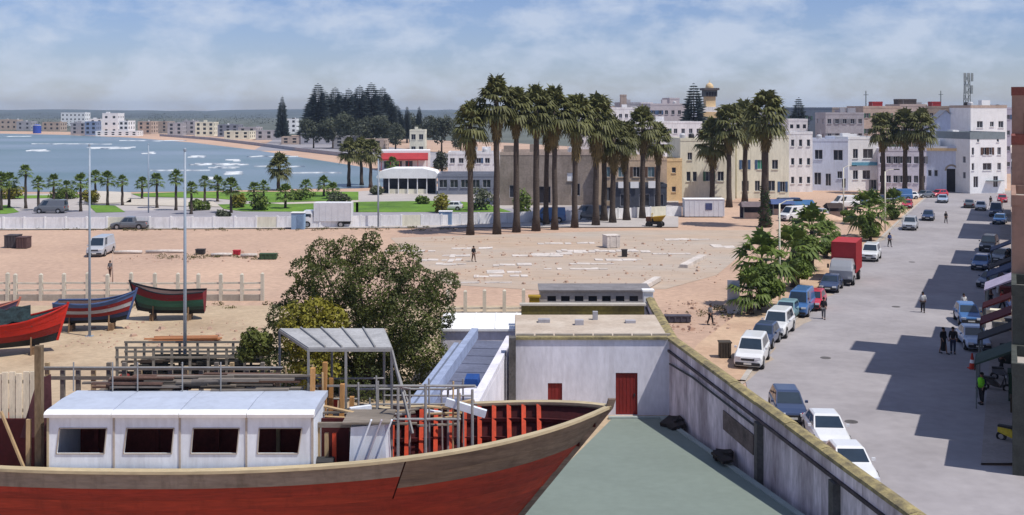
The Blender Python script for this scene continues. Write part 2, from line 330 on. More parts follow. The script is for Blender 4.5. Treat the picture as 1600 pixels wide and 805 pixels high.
def building(name, label, loc, W, Dp, H, yaw, mat, front=(), left=(), right=(), parapet=0.5, cat='building', group=None, frames=True, roofmat=None, bandmat=None, pane=None, door=None, extra=None):
    t = thing(name, label, cat, loc, rad(yaw), group)
    mb = MB(); f = list(front)+([door] if door else [])
    facade(mb, (-W/2, 0, 0), (1, 0, 0), W, H, f)
    facade(mb, (W/2, 0, 0), (0, 1, 0), Dp, H, right)
    facade(mb, (W/2, Dp, 0), (-1, 0, 0), W, H, [])
    facade(mb, (-W/2, Dp, 0), (0, -1, 0), Dp, H, left)
    obj('wall', mb, mat, t)
    rf = MB(); z = H-parapet
    rf.b6(-W/2+.22, W/2-.22, .22, Dp-.22, z-.15, z)
    obj('roof', rf, roofmat or M_roof, t)
    pp = MB(); pt = .24
    for (a, b, c, d) in ((-W/2-.04, W/2+.04, -.05, .19), (-W/2-.04, W/2+.04, Dp-.19, Dp+.05), (-W/2-.04, -W/2+.2, .19, Dp-.19), (W/2-.2, W/2+.04, .19, Dp-.19)): pp.b6(a, b, c, d, z-.02, H+.03)
    obj('parapet', pp, bandmat or mat, t)
    if W > 5.5 and H > 6:
        rs = random.Random(int(W*100+H*10))
        for k in range(rs.randint(1, 3)):
            w_, d_, h_ = rs.uniform(1, 2.4), rs.uniform(1, 2), rs.uniform(.7, 1.9); xq = rs.uniform(-W/2+1.5, W/2-1.5); yq = rs.uniform(1.6, Dp-1.6)
            if rs.random() < .45: obj('water_tank', MB().lathe((xq, yq, z+.003), [(.55, 0), (.58, .1), (.58, 1.0), (.4, 1.25), (.12, 1.3)], 10), rs.choice((M_tank1, M_tank2)), t)
            else: obj('roof_hut', MB().b6(xq-w_/2, xq+w_/2, yq-d_/2, yq+d_/2, z+.003, z+h_), mat, t)
        xq = rs.uniform(-W/2+1, W/2-1); obj('aerial', MB().tube([(xq, 1, z), (xq, 1, H+rs.uniform(.8, 2))], .03, 4), M_frame, t)
    for side, ops in (('f', front), ('l', left), ('r', right)):
        for q in ops:
            x, zz, w, h = q[:4]
            if not (x > 0.02 and x+w < (W if side == 'f' else Dp)-0.02): continue
            pm, fm = win_mesh(w, h, 0)
            gm = q[4] if len(q) > 4 and q[4] else (pane or M_glass)
            if side == 'f': l, r = (-W/2+x+w/2, 0.17, zz), 0
            elif side == 'r': l, r = (W/2-0.17, x+w/2, zz), rad(90)
            else: l, r = (-W/2+0.17, Dp-x-w/2, zz), rad(-90)
            po = obj('window', pm, gm, t, l, r)
            if frames and w > 0.5: obj('window_frame', fm, M_frame, po)
            if frames and side == 'f' and .8 < w < 1.5 and h < 2.1 and gm is not M_dark and random.random() < .4:
                for sg in (-1, 1): obj('shutter', MB().b6(sg*(w/2+.26)-.24, sg*(w/2+.26)+.24, -.235, -.175, 0, h), SHUT[int(W*7) % 4], po)
            if frames and side == 'f' and h < 2.2: obj('window_sill', MB().b6(-w/2-.08, w/2+.08, -.3, -.172, -.1, -.004), mat, po)
    if door:
        x, zz, w, h = door[:4]; d = obj('door', MB().b6(-w/2, w/2, 0, .08, 0, h), door[4] if len(door) > 4 else M_door, t, (-W/2+x+w/2, .12, zz))
        obj('door_panel', MB().b6(-w*.3, w*.3, -.03, 0.0, h*.15, h*.85), door[4] if len(door) > 4 else M_door, d)
    return t
def grid(W, z0, rows, cols, w, h, dz, x0=None, dx=None, mat=None):
    dx = dx or W/cols; x0 = (dx-w)/2 if x0 is None else x0
    return [(x0+i*dx, z0+j*dz, w, h, mat) for j in range(rows) for i in range(cols)]
def bpx(name, label, x0, x1, yt, yb, Dp, mat, yaw=0, cols=0, rows=0, win=(1.0, 1.2), **kw):
    """a building whose front foot runs between two points on the ground line yb"""
    D = Dof(yb); W = (x1-x0)/FPX*D; H = Zof(yt, D); X = Xof((x0+x1)/2, D)
    fr = kw.pop('front', None)
    if fr is None and cols:
        dz = (H-0.9)/rows; fr = grid(W, 0.9+(dz-win[1])*0.35, rows, cols, win[0], min(win[1], dz*.65), dz)
    lft = kw.pop('left', None)
    if lft is None and cols:
        n = max(1, int(Dp/4)); dz = (H-0.9)/rows; lft = grid(Dp, 0.9+(dz-win[1])*0.35, rows, n, win[0], min(win[1], dz*.65), dz)
    return building(name, label, (X, D, 0), W, Dp, H, yaw, mat, front=fr or [], left=lft or [], right=lft or [], **kw)
m_white = limewash
m_blueish = M('shade_blue_wash', grime=.25, col=S(206, 214, 232, 1.0), var=0.07, scale=0.4, rough=0.9, stretch=(1, 1, .4))  # the blue cast of shaded fronts is put into this wall colour
m_cream = M('cream_wash', grime=.3, col=S(228, 224, 204, 1.0), var=0.08, scale=0.4, rough=0.9, stretch=(1, 1, .4))
m_ochre = M('ochre_wash', S(234, 204, 158, .9), var=0.1, scale=0.4, rough=0.9)
m_brown = M('brown_stone', grime=.35, col=S(172, 158, 148, .8), var=0.16, scale=0.35, rough=1, col2=S(140, 128, 118, .8), bump=0.3)
m_tan = M('tan_render', grime=.35, col=S(198, 178, 164, .9), var=0.12, scale=0.3, rough=1)
m_grey = M('grey_render', grime=.3, col=S(186, 184, 190, .85), var=0.1, scale=0.3, rough=1)
m_mauve = M('mauve_render', S(200, 184, 176, .9), var=0.1, scale=0.4, rough=1)
m_slate = M('grey_roof', S(150, 156, 172), var=0.1, scale=0.3, rough=0.8)
m_red = M('red_roof', S(196, 60, 66), var=0.12, scale=0.5, rough=0.7)
m_bband = M('grey_band', S(148, 160, 166), var=0.08)
# end of the street
D0 = Dof(300)
sc = D0/FPX
Wb = 66*sc; hb = (300-229)*sc
t = building('civic_hall', 'shade-blue flat hall with tall dark arched doorway closing the street', (Xof(1479, D0), D0, 0), Wb, 10, hb, -20, m_blueish, front=[(0.8, 3.2, 0.7, 1.3), (2.0, 3.2, 0.7, 1.3), (7.3, 5.6, 0.6, 0.6)], door=(4.4, 0.02, 1.9, 4.8, M_dark))
obj('cornice', MB().b6(-Wb/2-.15, Wb/2+.15, -.25, -.06, hb-.9, hb-.35), m_ochre, t)
arch = MB(); xx = -Wb/2+4.4+.95
for k in range(10):
    a0, a1 = math.pi*k/10, math.pi*(k+1)/10
    for (r0, r1) in ((1.0, 1.35),):
        pts = [(xx+r0*math.cos(a0), -.08, 4.4+r0*math.sin(a0)), (xx+r1*math.cos(a0), -.08, 4.4+r1*math.sin(a0)), (xx+r1*math.cos(a1), -.08, 4.4+r1*math.sin(a1)), (xx+r0*math.cos(a1), -.08, 4.4+r0*math.sin(a1))]
        arch.quad(*pts)
obj('door_arch', arch, M('arch_stone', S(190, 176, 160)), t)
Wa = 62*sc; ha = (300-206)*sc; u = Wa/60
rows = [(3*u, ha*.38, 2.6*u*1.6, ha*.115), (22*u, ha*.38, 15*u, ha*.115), (47*u, ha*.38, 4.5*u*1.4, ha*.115), (3*u, ha*.63, 2.6*u*1.6, ha*.12), (22*u, ha*.63, 6.5*u, ha*.12), (31*u, ha*.63, 6.5*u, ha*.12), (47*u, ha*.63, 4.5*u*1.4, ha*.12), (6*u, ha*.1, 8*u, ha*.18), (40*u, ha*.1, 8*u, ha*.18),
        (12*u, ha*.84, 4*u, ha*.06), (46*u, ha*.84, 4*u, ha*.06)]
t = building('apartment_house', 'bright white three storey house at the end of the street, grey roof band', (Xof(1543, D0-4), D0-4, 0), Wa, 11, ha, 14, white, front=rows, left=grid(11, 3, 2, 3, .9, 1.3, 3.2), bandmat=m_bband, parapet=1.4)
for (x, z) in ((-2.2, .07), (0.7, .07), (2.8, .07)): pass
obj('balcony', MB().b6(-Wa*.05, Wa*.4, -.9, -.02, ha*.2, ha*.2+.15), m_bband, t)
t = building('roof_house', 'white roof-top house above the bright white apartment house', (Xof(1545, D0+9), D0+9, 0), 8.6, 8, (305-176)*sc*1.05, 10, white, front=[(1.5, 13.2, 1.4, 1.4), (4.6, 13.4, 0.9, 1.1), (6.6, 13.2, 1.2, 1.4)], bandmat=m_tan)
# gabled hall behind
Dg = D0+16; sg = Dg/FPX; Wg = 70*sg; he = Zof(206, Dg); hr = Zof(173, Dg)
t = thing('gabled_hall', 'shade-blue gabled hall rising behind the flat civic hall', 'building', (Xof(1478, Dg), Dg, 0), rad(-16))
mb = MB(); facade(mb, (-Wg/2, 0, 0), (1, 0, 0), Wg, he, [(Wg*.3, he-3, 1.2, 1.6), (Wg*.6, he-3, 1.2, 1.6)]); facade(mb, (-Wg/2, 14, 0), (0, -1, 0), 14, he, []); facade(mb, (Wg/2, 0, 0), (0, 1, 0), 14, he, [])
mb.poly([(-Wg/2, 0, he), (Wg/2, 0, he), (0, 0, hr)]); obj('wall', mb, m_blueish, t)
mb = MB(); mb.quad((-Wg/2-.3, -.3, he-.1), (0, -.3, hr+.12), (0, 14, hr+.12), (-Wg/2-.3, 14, he-.1)); mb.quad((0, -.3, hr+.12), (Wg/2+.3, -.3, he-.1), (Wg/2+.3, 14, he-.1), (0, 14, hr+.12))
obj('roof', mb, m_slate, t)
for x in (Wg*.3, Wg*.6): obj('window', win_mesh(1.2, 1.6, 0)[0], M_glass, t, (-Wg/2+x+.6, .17, he-3))
# left of the street end
bpx('town_house', 'low mauve house half hidden by three tall palms near the civic hall', 1374, 1446, 232, 299, 9, M('mauve_wash', S(222, 218, 230, .95), var=.08), yaw=-8, cols=7, rows=2, win=(.9, 1.5))
bpx('town_house', 'white two storey house with pale blue strip over its ground floor', 1324, 1374, 214, 298, 9, white, yaw=6, front=[(1.1, 2.4, 1.1, 1.9), (3.2, 2.4, 1.7, 1.9), (1.1, 6.8, 1.1, 2.0), (3.3, 6.8, 2.2, 2.0), (5.1, .3, 1.2, 2)])
bs = MB(); p0 = P(1349, 298); tag(obj('blue_sign_strip', bs.b6(-2.6, 2.9, -.3, -.16, 5.3, 6.0), M('sky_blue_paint', S(120, 190, 220)), loc=(p0.x, p0.y, 0), rz=rad(6)), 'pale blue strip fixed along the white two storey house front', 'sign')
bpx('town_house', 'shade-blue two storey house with large dark upper windows', 1268, 1324, 217, 298, 9, m_blueish, yaw=-10, front=[(.7, 1.2, 1.4, 2.6), (3.0, 1.0, 1.1, 2.6), (5.4, 2.6, 1.0, 1.5), (.8, 6.6, 1.6, 2.0), (4.6, 6.4, 1.9, 2.2), (6.3, .6, .8, 2)])
bpx('town_house', 'narrow white house with two stacked window columns beside the blue house', 1232, 1270, 206, 300, 9, m_white, yaw=4, cols=3, rows=3, win=(.7, 1.4))
bpx('town_house', 'cream shuttered house behind the ivy-clad palm', 1150, 1234, 212, 310, 10, m_cream, yaw=6, front=[(1, 1.4, 1.4, 2), (3.6, 1.4, 1, 2), (6.2, 1.4, 1.4, 2), (1, 5.6, 1.2, 1.8), (4.1, 5.6, 1.2, 1.8, M('green_shutter', S(70, 170, 140))), (7, 5.6, 1.2, 1.8), (8.6, 1.2, 1, 2)])
bpx('town_house', 'cream house with paired windows and pale base left of the shuttered house', 1062, 1150, 216, 313, 10, m_cream, yaw=6, front=[(1.2, 3.6, .8, 1.8), (2.4, 3.6, .8, 1.8), (4.9, 3.6, 1.3, 1.8), (7.2, 3.6, 1.2, 1.8), (1.4, 7.6, .9, 1.4), (4.9, 7.6, .9, 1.4)])
bpx('gate_house', 'narrow ochre yellow wall block beside the brown warehouse', 1040, 1066, 248, 315, 8, m_ochre, yaw=8, cols=1, rows=2, win=(.8, 1))
# brown warehouse behind the palm row
Dw = Dof(322); sw = Dw/FPX
fr = [(x*sw, z, w, h, mm) for (x, z, w, h, mm) in [(15, 1.5, 1.6, 2.2, None), (60, .5, 2.2, 3, M_dark), (105, 4.4, 1.8, 1.5, white), (112, 1.8, 1.5, 2.2, M_dark), (130, 5.4, 1.2, 1.2, None), (165, 5.0, 1.4, 2.0, None), (190, 4.6, 1.8, 1.8, M('teal_shutter', S(110, 140, 150))), (200, 1.2, 4.0, 2.4, M_dark), (238, 1.2, 2.5, 2.4, M_dark)]]
building('warehouse', 'long grey brown stone warehouse behind the tall palm row', (Xof(857, Dw), Dw, 0), 152*sw, 14, Zof(238, Dw), 0, m_brown, front=[q for q in fr if q[0] < 130*sw], right=grid(14, 2, 2, 3, 1, 1.5, 4), bandmat=m_tan)
bpx('shop_house', 'beige two storey house with teal shutters behind the right half of the palm row', 934, 1042, 246, 323, 12, M('beige_render', grime=.3, col=S(206, 182, 156, .9), var=.1, scale=.4), front=[(1, 5.2, 1.2, 1.8, MATS['teal_shutter']), (3.6, 5.2, 1.2, 1.8, MATS['teal_shutter']), (6.2, 5.2, 1.2, 1.8), (8.8, 5.2, 1.2, 1.8, MATS['teal_shutter']), (1, 1, 1.6, 2.4, M_dark)])
bpx('annex', 'low dark annex with white signs in front of the brown warehouse', 960, 1042, 288, 328, 5, M('dark_cladding', S(84, 88, 100)), front=[(1, .6, 1.8, 2.1), (4.2, .6, 1.8, 2.1), (6.8, .6, 1.6, 2.1)])
for i, (x0, x1, y0, y1, w_) in enumerate([(966, 976, 284, 294, 'leftmost'), (985, 998, 284, 294, 'second from left'), (1013, 1027, 283, 294, 'rightmost')]):
    D = Dof(328)-.3; w = (x1-x0)*D/FPX
    tag(obj('sign_board', MB().b6(-w/2, w/2, -.08, 0, 0, (y1-y0)*D/FPX), white, loc=(Xof((x0+x1)/2, D), D, Zof(y1, D))), 'small white board over the dark annex, %s of three' % w_, 'sign', 'white boards over the annex')
# beach pavilions
Dp_ = Dof(303); sp = Dp_/FPX
t = thing('beach_cafe', 'long white canopied beach cafe with dark open sides', 'cafe', (Xof(638, Dp_), Dp_, 0))
W = 96*sp
rr = []
for (w, z) in ((W, 3.2), (W*1.02, 3.5), (W*.9, 4.6), (W*.5, 5.2)): rr.append([(-w/2, -1.2, z), (w/2, -1.2, z), (w/2, 6, z), (-w/2, 6, z)])
obj('canopy', MB().loft(rr), white, t)
obj('interior', MB().b6(-W*.42, W*.42, 1.2, 5.5, 0, 3.15), M('cafe_inside', S(70, 74, 92), var=.3, scale=.6), t)
for k in range(7): obj('post', MB().b6(-W*.46+W*.92*k/6-.09, -W*.46+W*.92*k/6+.09, -1, -.8, 0, 3.2), white, t)
obj('counter', MB().b6(-W*.3, W*.3, -.7, -.2, 0, 1.0), m_cream, t)
Dr = Dof(266); sr = Dr/FPX
t = thing('restaurant', 'low white beach restaurant with a bright red awning front', 'restaurant', (Xof(632, Dr), Dr, 0), rad(4))
W = 80*sr
mb = MB(); facade(mb, (-W/2, 0, 0), (1, 0, 0), W, 5.6, [(1.5+k*3, .6, 2, 2) for k in range(int(W/3)-1)]); facade(mb, (W/2, 0, 0), (0, 1, 0), 8, 5.6, []); facade(mb, (-W/2, 8, 0), (0, -1, 0), 8, 5.6, []); mb.quad((-W/2, 0, 5.6), (W/2, 0, 5.6), (W/2, 8, 5.6), (-W/2, 8, 5.6)); obj('wall', mb, white, t)
mb = MB(); rr = [[(-W*.45, -3.4, 2.9), (-W*.45, -3.4, 3.3), (-W*.45, -.05, 4.9), (-W*.45, -.05, 4.6)], [(W*.46, -3.4, 2.9), (W*.46, -3.4, 3.3), (W*.46, -.05, 4.9), (W*.46, -.05, 4.6)]]
obj('awning', mb.loft(rr), m_red, t)
for k in range(int(W/3)-1): obj('window', win_mesh(2, 2, 0)[0], M_glass, t, (-W/2+2.5+k*3, .17, .6))
for k in range(6): obj('post', MB().b6(-W*.44+W*.88*k/5-.08, -W*.44+W*.88*k/5+.08, -3.2, -3.0, 0, 2.9), m_red, t)
bpx('pavilion', 'wide grey hipped pavilion between the beach cafe and the palm row', 684, 786, 272, 305, 9, m_slate, cols=6, rows=1, win=(1.6, 1.6))
bpx('pavilion', 'low white house behind the grey pavilion, seen between palm trunks', 700, 782, 238, 288, 8, m_white, cols=6, rows=2, win=(1.1, 1.2))
bpx('kiosk', 'small cream house among trees left of the first tall palms', 640, 664, 203, 245, 8, m_cream, cols=2, rows=2, win=(1.6, 2))
# skyline behind
def sky_b(name, label, x0, x1, yt, D, Dp, mat, yaw=0, **kw):
    yb = HY+CAM_H*FPX/D; return bpx(name, label, x0, x1, yt, yb, Dp, mat, yaw, **kw)
sky_b('skyline_house', 'broad white house on the skyline above the palm row', 955, 1012, 168, 330, 12, m_white, 8, cols=6, rows=4, win=(1, 1.2))
sky_b('skyline_house', 'white house with small brown chimney room on the skyline', 968, 1000, 160, 352, 10, m_grey, 4, cols=3, rows=4, win=(1, 1))
sky_b('skyline_house', 'tall white house on the skyline left of the dark pine', 1015, 1078, 162, 340, 12, M('rose_white', S(226, 216, 220), var=.06), 10, cols=6, rows=4, win=(1, 1.3))
sky_b('skyline_house', 'lower white block under the skyline houses beside the minaret', 1025, 1098, 190, 300, 10, m_white, 6, cols=6, rows=3, win=(1, 1.3))
sky_b('chimney_room', 'small brown roof room sticking up over white skyline house', 970, 979, 148, 349, 3, m_tan, 0)
sky_b('skyline_house', 'teal grey flat house on the skyline right of the palms', 1215, 1300, 168, 360, 12, M('teal_grey', S(120, 134, 154), var=.08), 0, cols=6, rows=3, win=(1, 1.2))
sky_b('skyline_house', 'tan brown block on the skyline, left of two with red roof rooms', 1348, 1408, 166, 300, 12, m_tan, 4, cols=5, rows=4, win=(1, 1.3))
sky_b('skyline_house', 'tan brown block with dark top room in the middle of the skyline', 1406, 1446, 163, 310, 12, m_mauve, 0, cols=4, rows=4, win=(1, 1.3))
sky_b('skyline_house', 'dark brown block on the skyline beside the gabled hall', 1440, 1482, 166, 320, 12, m_brown, 0, cols=4, rows=4, win=(1, 1.3))
sky_b('skyline_house', 'grey mauve wall block above the white town houses', 1290, 1350, 176, 290, 10, m_grey, 0, cols=5, rows=4, win=(1, 1.3))
for (x0, x1, lab) in ((1363, 1379, 'small red roof room above the left tan skyline block'), (1456, 1470, 'small red roof room above the dark brown skyline block')):
    sky_b('roof_room', lab, x0, x1, 159, 303 if x0 < 1400 else 322, 3, m_red, 0, cat='roof room')
sky_b('roof_room', 'dark brown roof room on the middle of the right skyline', 1404, 1432, 155, 312, 4, M('dark_brown', S(96, 86, 84)), 0, cols=2, rows=1, win=(.8, .8), cat='roof room')
sky_b('skyline_house', 'pale house tops right of the lattice mast, behind the roof-top house', 1528, 1582, 168, 290, 10, M('lilac_wash', S(208, 204, 222), var=.06), 0, cols=4, rows=4, win=(1, 1.2))
xtra = [(905, 925, 178, 380, 'W'), (928, 952, 174, 390, 'G'), (952, 968, 166, 395, 'T'), (1002, 1020, 160, 400, 'W'), (1046, 1062, 153, 372, 'R'), (1078, 1100, 176, 366, 'B'), (1122, 1150, 186, 372, 'W'), (1152, 1180, 180, 385, 'T'), (1184, 1212, 176, 380, 'G'), (1232, 1262, 186, 300, 'W'), (1300, 1322, 168, 385, 'T'), (1322, 1346, 172, 350, 'R'), (1425, 1440, 160, 360, 'G'), (1486, 1504, 166, 330, 'T'), (1556, 1574, 164, 310, 'G')]
xm = {'W': (m_white, 'white'), 'G': (m_grey, 'grey'), 'T': (m_tan, 'tan'), 'R': (M('rose_white', (1, 1, 1)), 'pinkish'), 'B': (m_blueish, 'pale blue')}
for i, (x0, x1, yt, D, c) in enumerate(xtra):
    sky_b('skyline_house', 'small %s house far on the skyline, %s of the small ones from the left' % (xm[c][1], ORD[i]), x0, x1, yt, D, 9, xm[c][0], (i*29 % 17)-6, cols=max(2, (x1-x0)//8), rows=4, win=(.9, 1.1), frames=False, group='small skyline houses')
# minaret
Dm = 330; sm = Dm/FPX
t = thing('minaret', 'white and ochre minaret with dark gallery and pale yellow cap', 'minaret', (Xof(1113, Dm), Dm, 0), rad(6))
mb = MB().b6(-3.0, 3.0, 0, 6.0, 0, Zof(190, Dm)); obj('wall', mb, m_white, t)
obj('ochre_band', MB().b6(-3.06, 3.06, -.06, 6.06, Zof(184, Dm), Zof(175, Dm)), m_ochre, t)
obj('upper_wall', MB().b6(-2.9, 2.9, .1, 5.9, Zof(190, Dm), Zof(167, Dm)), m_white, t)
obj('shaft', MB().b6(-1.5, 1.5, 1.5, 4.5, Zof(168, Dm), Zof(150, Dm)), m_ochre, t)
g = obj('gallery', MB().b6(-1.9, 1.9, 1.1, 4.9, Zof(151, Dm), Zof(141, Dm)), M('gallery_wood', S(110, 116, 116)), t)
for k in range(4): obj('gallery_opening', MB().b6(-1.6+k*.85, -1.0+k*.85, 1.03, 1.09, Zof(150, Dm), Zof(144, Dm)), M_dark, g)
obj('cornice', MB().b6(-2.4, 2.4, .6, 5.4, Zof(141, Dm), Zof(137.5, Dm)), M('cornice_grey', S(110, 104, 104)), t)
obj('cap', MB().lathe((0, 3, Zof(137.5, Dm)), [(1.25, 0), (1.25, .5), (1.0, 1.1), (.5, 1.5), (.1, 1.7), (.06, 2.4)], 12), m_ochre, t)
# lattice mast and thin aerials
Dl = 300
t = thing('lattice_mast', 'grey green lattice telecom mast with antenna panels above the white houses', 'mast', (Xof(1511, Dl), Dl, 0))
zb, zt = 0, Zof(115, Dl)
for (sx, sy) in ((-1, -1), (1, -1), (1, 1), (-1, 1)): obj('mast_leg', MB().bar((sx*1.0, sy*1.0, 0), (sx*.5, sy*.5, zt), .16, .16), M('galvanised', S(140, 150, 152), metal=.2, rough=.6), t)
br = MB()
for k in range(14):
    z0, z1 = zb+(zt-zb)*k/14, zb+(zt-zb)*(k+1)/14; w0, w1 = 1-.5*k/14, 1-.5*(k+1)/14
    for (a, b) in (((-1, -1), (1, -1)), ((1, -1), (1, 1)), ((1, 1), (-1, 1)), ((-1, 1), (-1, -1))):
        br.bar((a[0]*w0, a[1]*w0, z0), (b[0]*w1, b[1]*w1, z1), .1, .1)
obj('lattice', br, MATS['galvanised'], t)
for k, (x, z) in enumerate(((-1.0, zt-2.2), (1.0, zt-2.2), (-.9, zt-5.6), (.9, zt-5.6), (0, zt-2.2))): obj('antenna_panel', MB().b6(x-.28, x+.28, -1.1, -.8, z, z+2.3), M('antenna_grey', S(168, 180, 182)), t)
for (px, yt, D, lab) in ((1353, 142, 305, 'thin aerial pole beside the left red roof room'), (1470, 142, 330, 'thin aerial pole beside the right red roof room'), (856, 60, 420, None)):
    if lab:
        t = thing('aerial', lab, 'aerial', (Xof(px, D), D, 0)); obj('pole', MB().tube([(0, 0, 0), (0, 0, Zof(yt, D))], [.22, .14], 6), MATS['galvanised'], t)
        obj('aerial_arm', MB().b6(-.7, .7, -.04, .04, Zof(yt, D)-1.2, Zof(yt, D)-1.05), MATS['galvanised'], t)
# ---- far town along the beach (left horizon)
specs = [(95, 133, 176, 197, 'W'), (140, 160, 186, 207, 'W'), (160, 184, 177, 210, 'W'), (186, 200, 189, 212, 'W'), (133, 150, 190, 212, 'B'), (110, 135, 192, 211, 'G'), (150, 214, 205, 213, 'W'), (305, 334, 191, 213, 'C'), (240, 262, 190, 208, 'T'), (215, 236, 190, 210, 'T'), (262, 285, 192, 212, 'G'), (285, 304, 189, 211, 'G'),
         (0, 26, 187, 203, 'T'), (26, 48, 190, 204, 'G'), (66, 94, 191, 205, 'T'), (340, 372, 195, 214, 'S'), (372, 400, 199, 216, 'G'), (400, 440, 204, 219, 'G'), (445, 463, 186, 209, 'W'), (-40, -5, 190, 203, 'T'), (-90, -50, 188, 203, 'W'), (470, 520, 208, 226, 'G'), (520, 560, 213, 232, 'G'), (560, 600, 218, 238, 'T'), (440, 480, 214, 226, 'T'), (350, 390, 205, 218, 'C')]
mm = {'W': white, 'B': M('far_blue', S(150, 170, 205)), 'G': m_grey, 'C': m_cream, 'T': m_tan, 'S': m_slate}
nm = {'W': 'white', 'B': 'pale blue', 'G': 'grey', 'C': 'cream', 'T': 'tan', 'S': 'slate grey'}
specs.sort()
for i, (x0, x1, yt, yb, c) in enumerate(specs):
    w = (x1-x0)/FPX*Dof(yb)
    bpx('seafront_house', '%s far seafront house along the bay, %s from the left' % (nm[c], ORD[i] if i < 20 else ['twenty-first', 'twenty-second', 'twenty-third', 'twenty-fourth', 'twenty-fifth', 'twenty-sixth'][i-20]), x0, x1, yt, yb, 14, mm[c], yaw=(i*37 % 13)-4, cols=max(2, int(w/4)), rows=2 if yb-yt < 18 else 3, win=(1.8, 1.6), frames=False, group='far seafront houses')
D = 790; t = thing('blue_tank', 'bright blue round tank far along the seafront', 'tank', (Xof(58, D), D, 0)); obj('shell', MB().lathe((0, 0, 0), [(2.8, 0), (2.8, 5), (2.4, 6), (1, 6.6)], 16), M('tank_blue', S(60, 95, 205)), t); obj('rim', MB().lathe((0, 0, 5.8), [(2.9, 0), (2.9, .3)], 16), white, t)
mb = MB(); pts = img([(395, 236), (470, 236), (540, 246), (600, 250), (680, 262), (740, 262), (700, 240), (560, 225), (430, 217)]); sheet('promenade', pts, 0.07, M('promenade_grey', S(176, 172, 178), var=.1, scale=.03))
# promenade wall along the back of the beach
t = thing('promenade_wall', 'long low grey promenade wall behind the far curve of beach', 'wall', (0, 0, 0))
pp = img([(250, 213), (330, 219), (400, 227.5), (470, 237), (530, 244), (600, 251)])
for a, b in zip(pp[:-1], pp[1:]): obj('wall_length', MB().bar(a+Vector((0, 0, .7)), b+Vector((0, 0, .7)), .6, 1.6), m_grey, t)
# ------------------------------------------------------------------ vegetation
M_bark = M('palm_bark', S(104, 92, 84), var=0.25, scale=2.5, stretch=(1, 1, 4), rough=1, bump=.5)
M_barkD = M('tree_bark', S(92, 78, 66), var=0.25, scale=3, stretch=(1, 1, .3), rough=1, bump=.5)
M_frond = leafmat('palm_frond', S(138, 138, 82, .66), S(88, 94, 56, .66), 1.2)
M_frond2 = leafmat('young_palm_frond', S(132, 152, 70, .66), S(84, 108, 50, .66), 1.5)
M_skirt = M('dead_frond', S(160, 140, 92), var=.24, scale=1.4, rough=1, col2=S(112, 98, 66))
M_leafolive = leafmat('olive_leaf', S(120, 128, 60, .7), S(62, 74, 42, .7), 0.45)
M_leafyel = leafmat('yellow_green_leaf', S(164, 156, 56, .66), S(116, 116, 46, .66), 0.9)
M_leafgreen = leafmat('street_tree_leaf', S(136, 158, 66, .66), S(76, 98, 46, .66), 0.8)
M_leafdark = leafmat('far_tree_leaf', S(112, 118, 92, .62), S(76, 84, 72, .62), 0.08)
M_pine = leafmat('pine_needle', S(106, 118, 116, .66), S(78, 90, 92, .66), 0.1)
M_ivy = leafmat('ivy_leaf', S(66, 100, 46, .6), S(36, 60, 32, .6), 0.8)
def frond(mb, o, az, el, L, rs, blades=9, droop=.5):
    d = Vector((math.cos(az)*math.cos(el), math.sin(az)*math.cos(el), math.sin(el))); side = Vector((-math.sin(az), math.cos(az), 0)); up = side.cross(d)*-1
    if up.z < 0: up = -up
    pl = L*.5; e = o+d*pl+Vector((0, 0, -.06*L))
    mb.quad(o-side*.03, o+side*.03, e+side*.02, e-side*.02)
    for k in range(blades):
        a = (k/(blades-1)-.5)*rad(150); bl = L*.55*(1-.25*abs(a))*rs.uniform(.85, 1.1)
        bd = d*math.cos(a)+side*math.sin(a); w = .055*L*rs.uniform(.8, 1.2); ws = bd.cross(up).normalized()*w
        m1 = e+bd*bl*.55+up*.03*L; t = e+bd*bl+Vector((0, 0, -droop*bl*rs.uniform(.4, 1)))
        mb.quad(e-ws*.3, e+ws*.3, m1+ws, m1-ws); mb.quad(m1-ws, m1+ws, t+ws*.15, t-ws*.15)
def palm_meshes(L, n, seed, skirt=True):
    rs = random.Random(seed); c = MB()
    for i in range(n):
        u = (i+.5)/n; el = rad(82-u*112+rs.uniform(-9, 9)); frond(c, Vector((0, 0, .15-u*.5)), i*2.39996+rs.uniform(-.3, .3), el, L*rs.uniform(.82, 1.12), rs)
    s = None
    if skirt:
        s = MB()
        for i in range(int(n*.8)):
            u = i/(n*.8); o = Vector((0, 0, -.5-u*L*.75)); frond(s, o, i*2.4+rs.uniform(-.3, .3), rad(-48-30*u+rs.uniform(-12, 12)), L*rs.uniform(.45, .72)*(1-.3*u), rs, 6, .3)
    return c.mesh('crown'), (s.mesh('dead_fronds') if s else None)
TALL = [palm_meshes(3.0, 74, k) for k in range(4)]
YOUNG = [palm_meshes(1.75, 34, 20+k, False) for k in range(3)]
def palm(label, x, y, H, var=0, young=False, r=.3, group=None, sc=1.0, skirtlen=1):
    t = thing('young_palm' if young else 'fan_palm', label, 'palm', (x, y, 0), random.uniform(0, 6.28), group)
    cm, sm = (YOUNG if young else TALL)[var % (3 if young else 4)]
    lean = Vector((random.uniform(-.3, .3), random.uniform(-.25, .25), 0)) if not young else Vector((0, 0, 0))
    pts = []; rr = []
    for k in range(9):
        u = k/8; pts.append(lean*u*u+Vector((.04*math.sin(k*2.1), .03*math.cos(k*1.7), H*u))); rr.append(r*(1.25-.4*u if k else 1.7)*(1+.05*math.sin(k*3)))
    obj('trunk', MB().tube(pts, rr, 9), M_bark, t, smooth=True)
    o = obj('crown', cm, M_frond2 if young else M_frond, t, (lean.x, lean.y, H)); o.scale = (sc, sc, sc*(1 if young else 1.3))
    if sm: o = obj('dead_fronds', sm, M_skirt, t, (lean.x, lean.y, H)); o.scale = (sc, sc, sc*skirtlen)
    return t
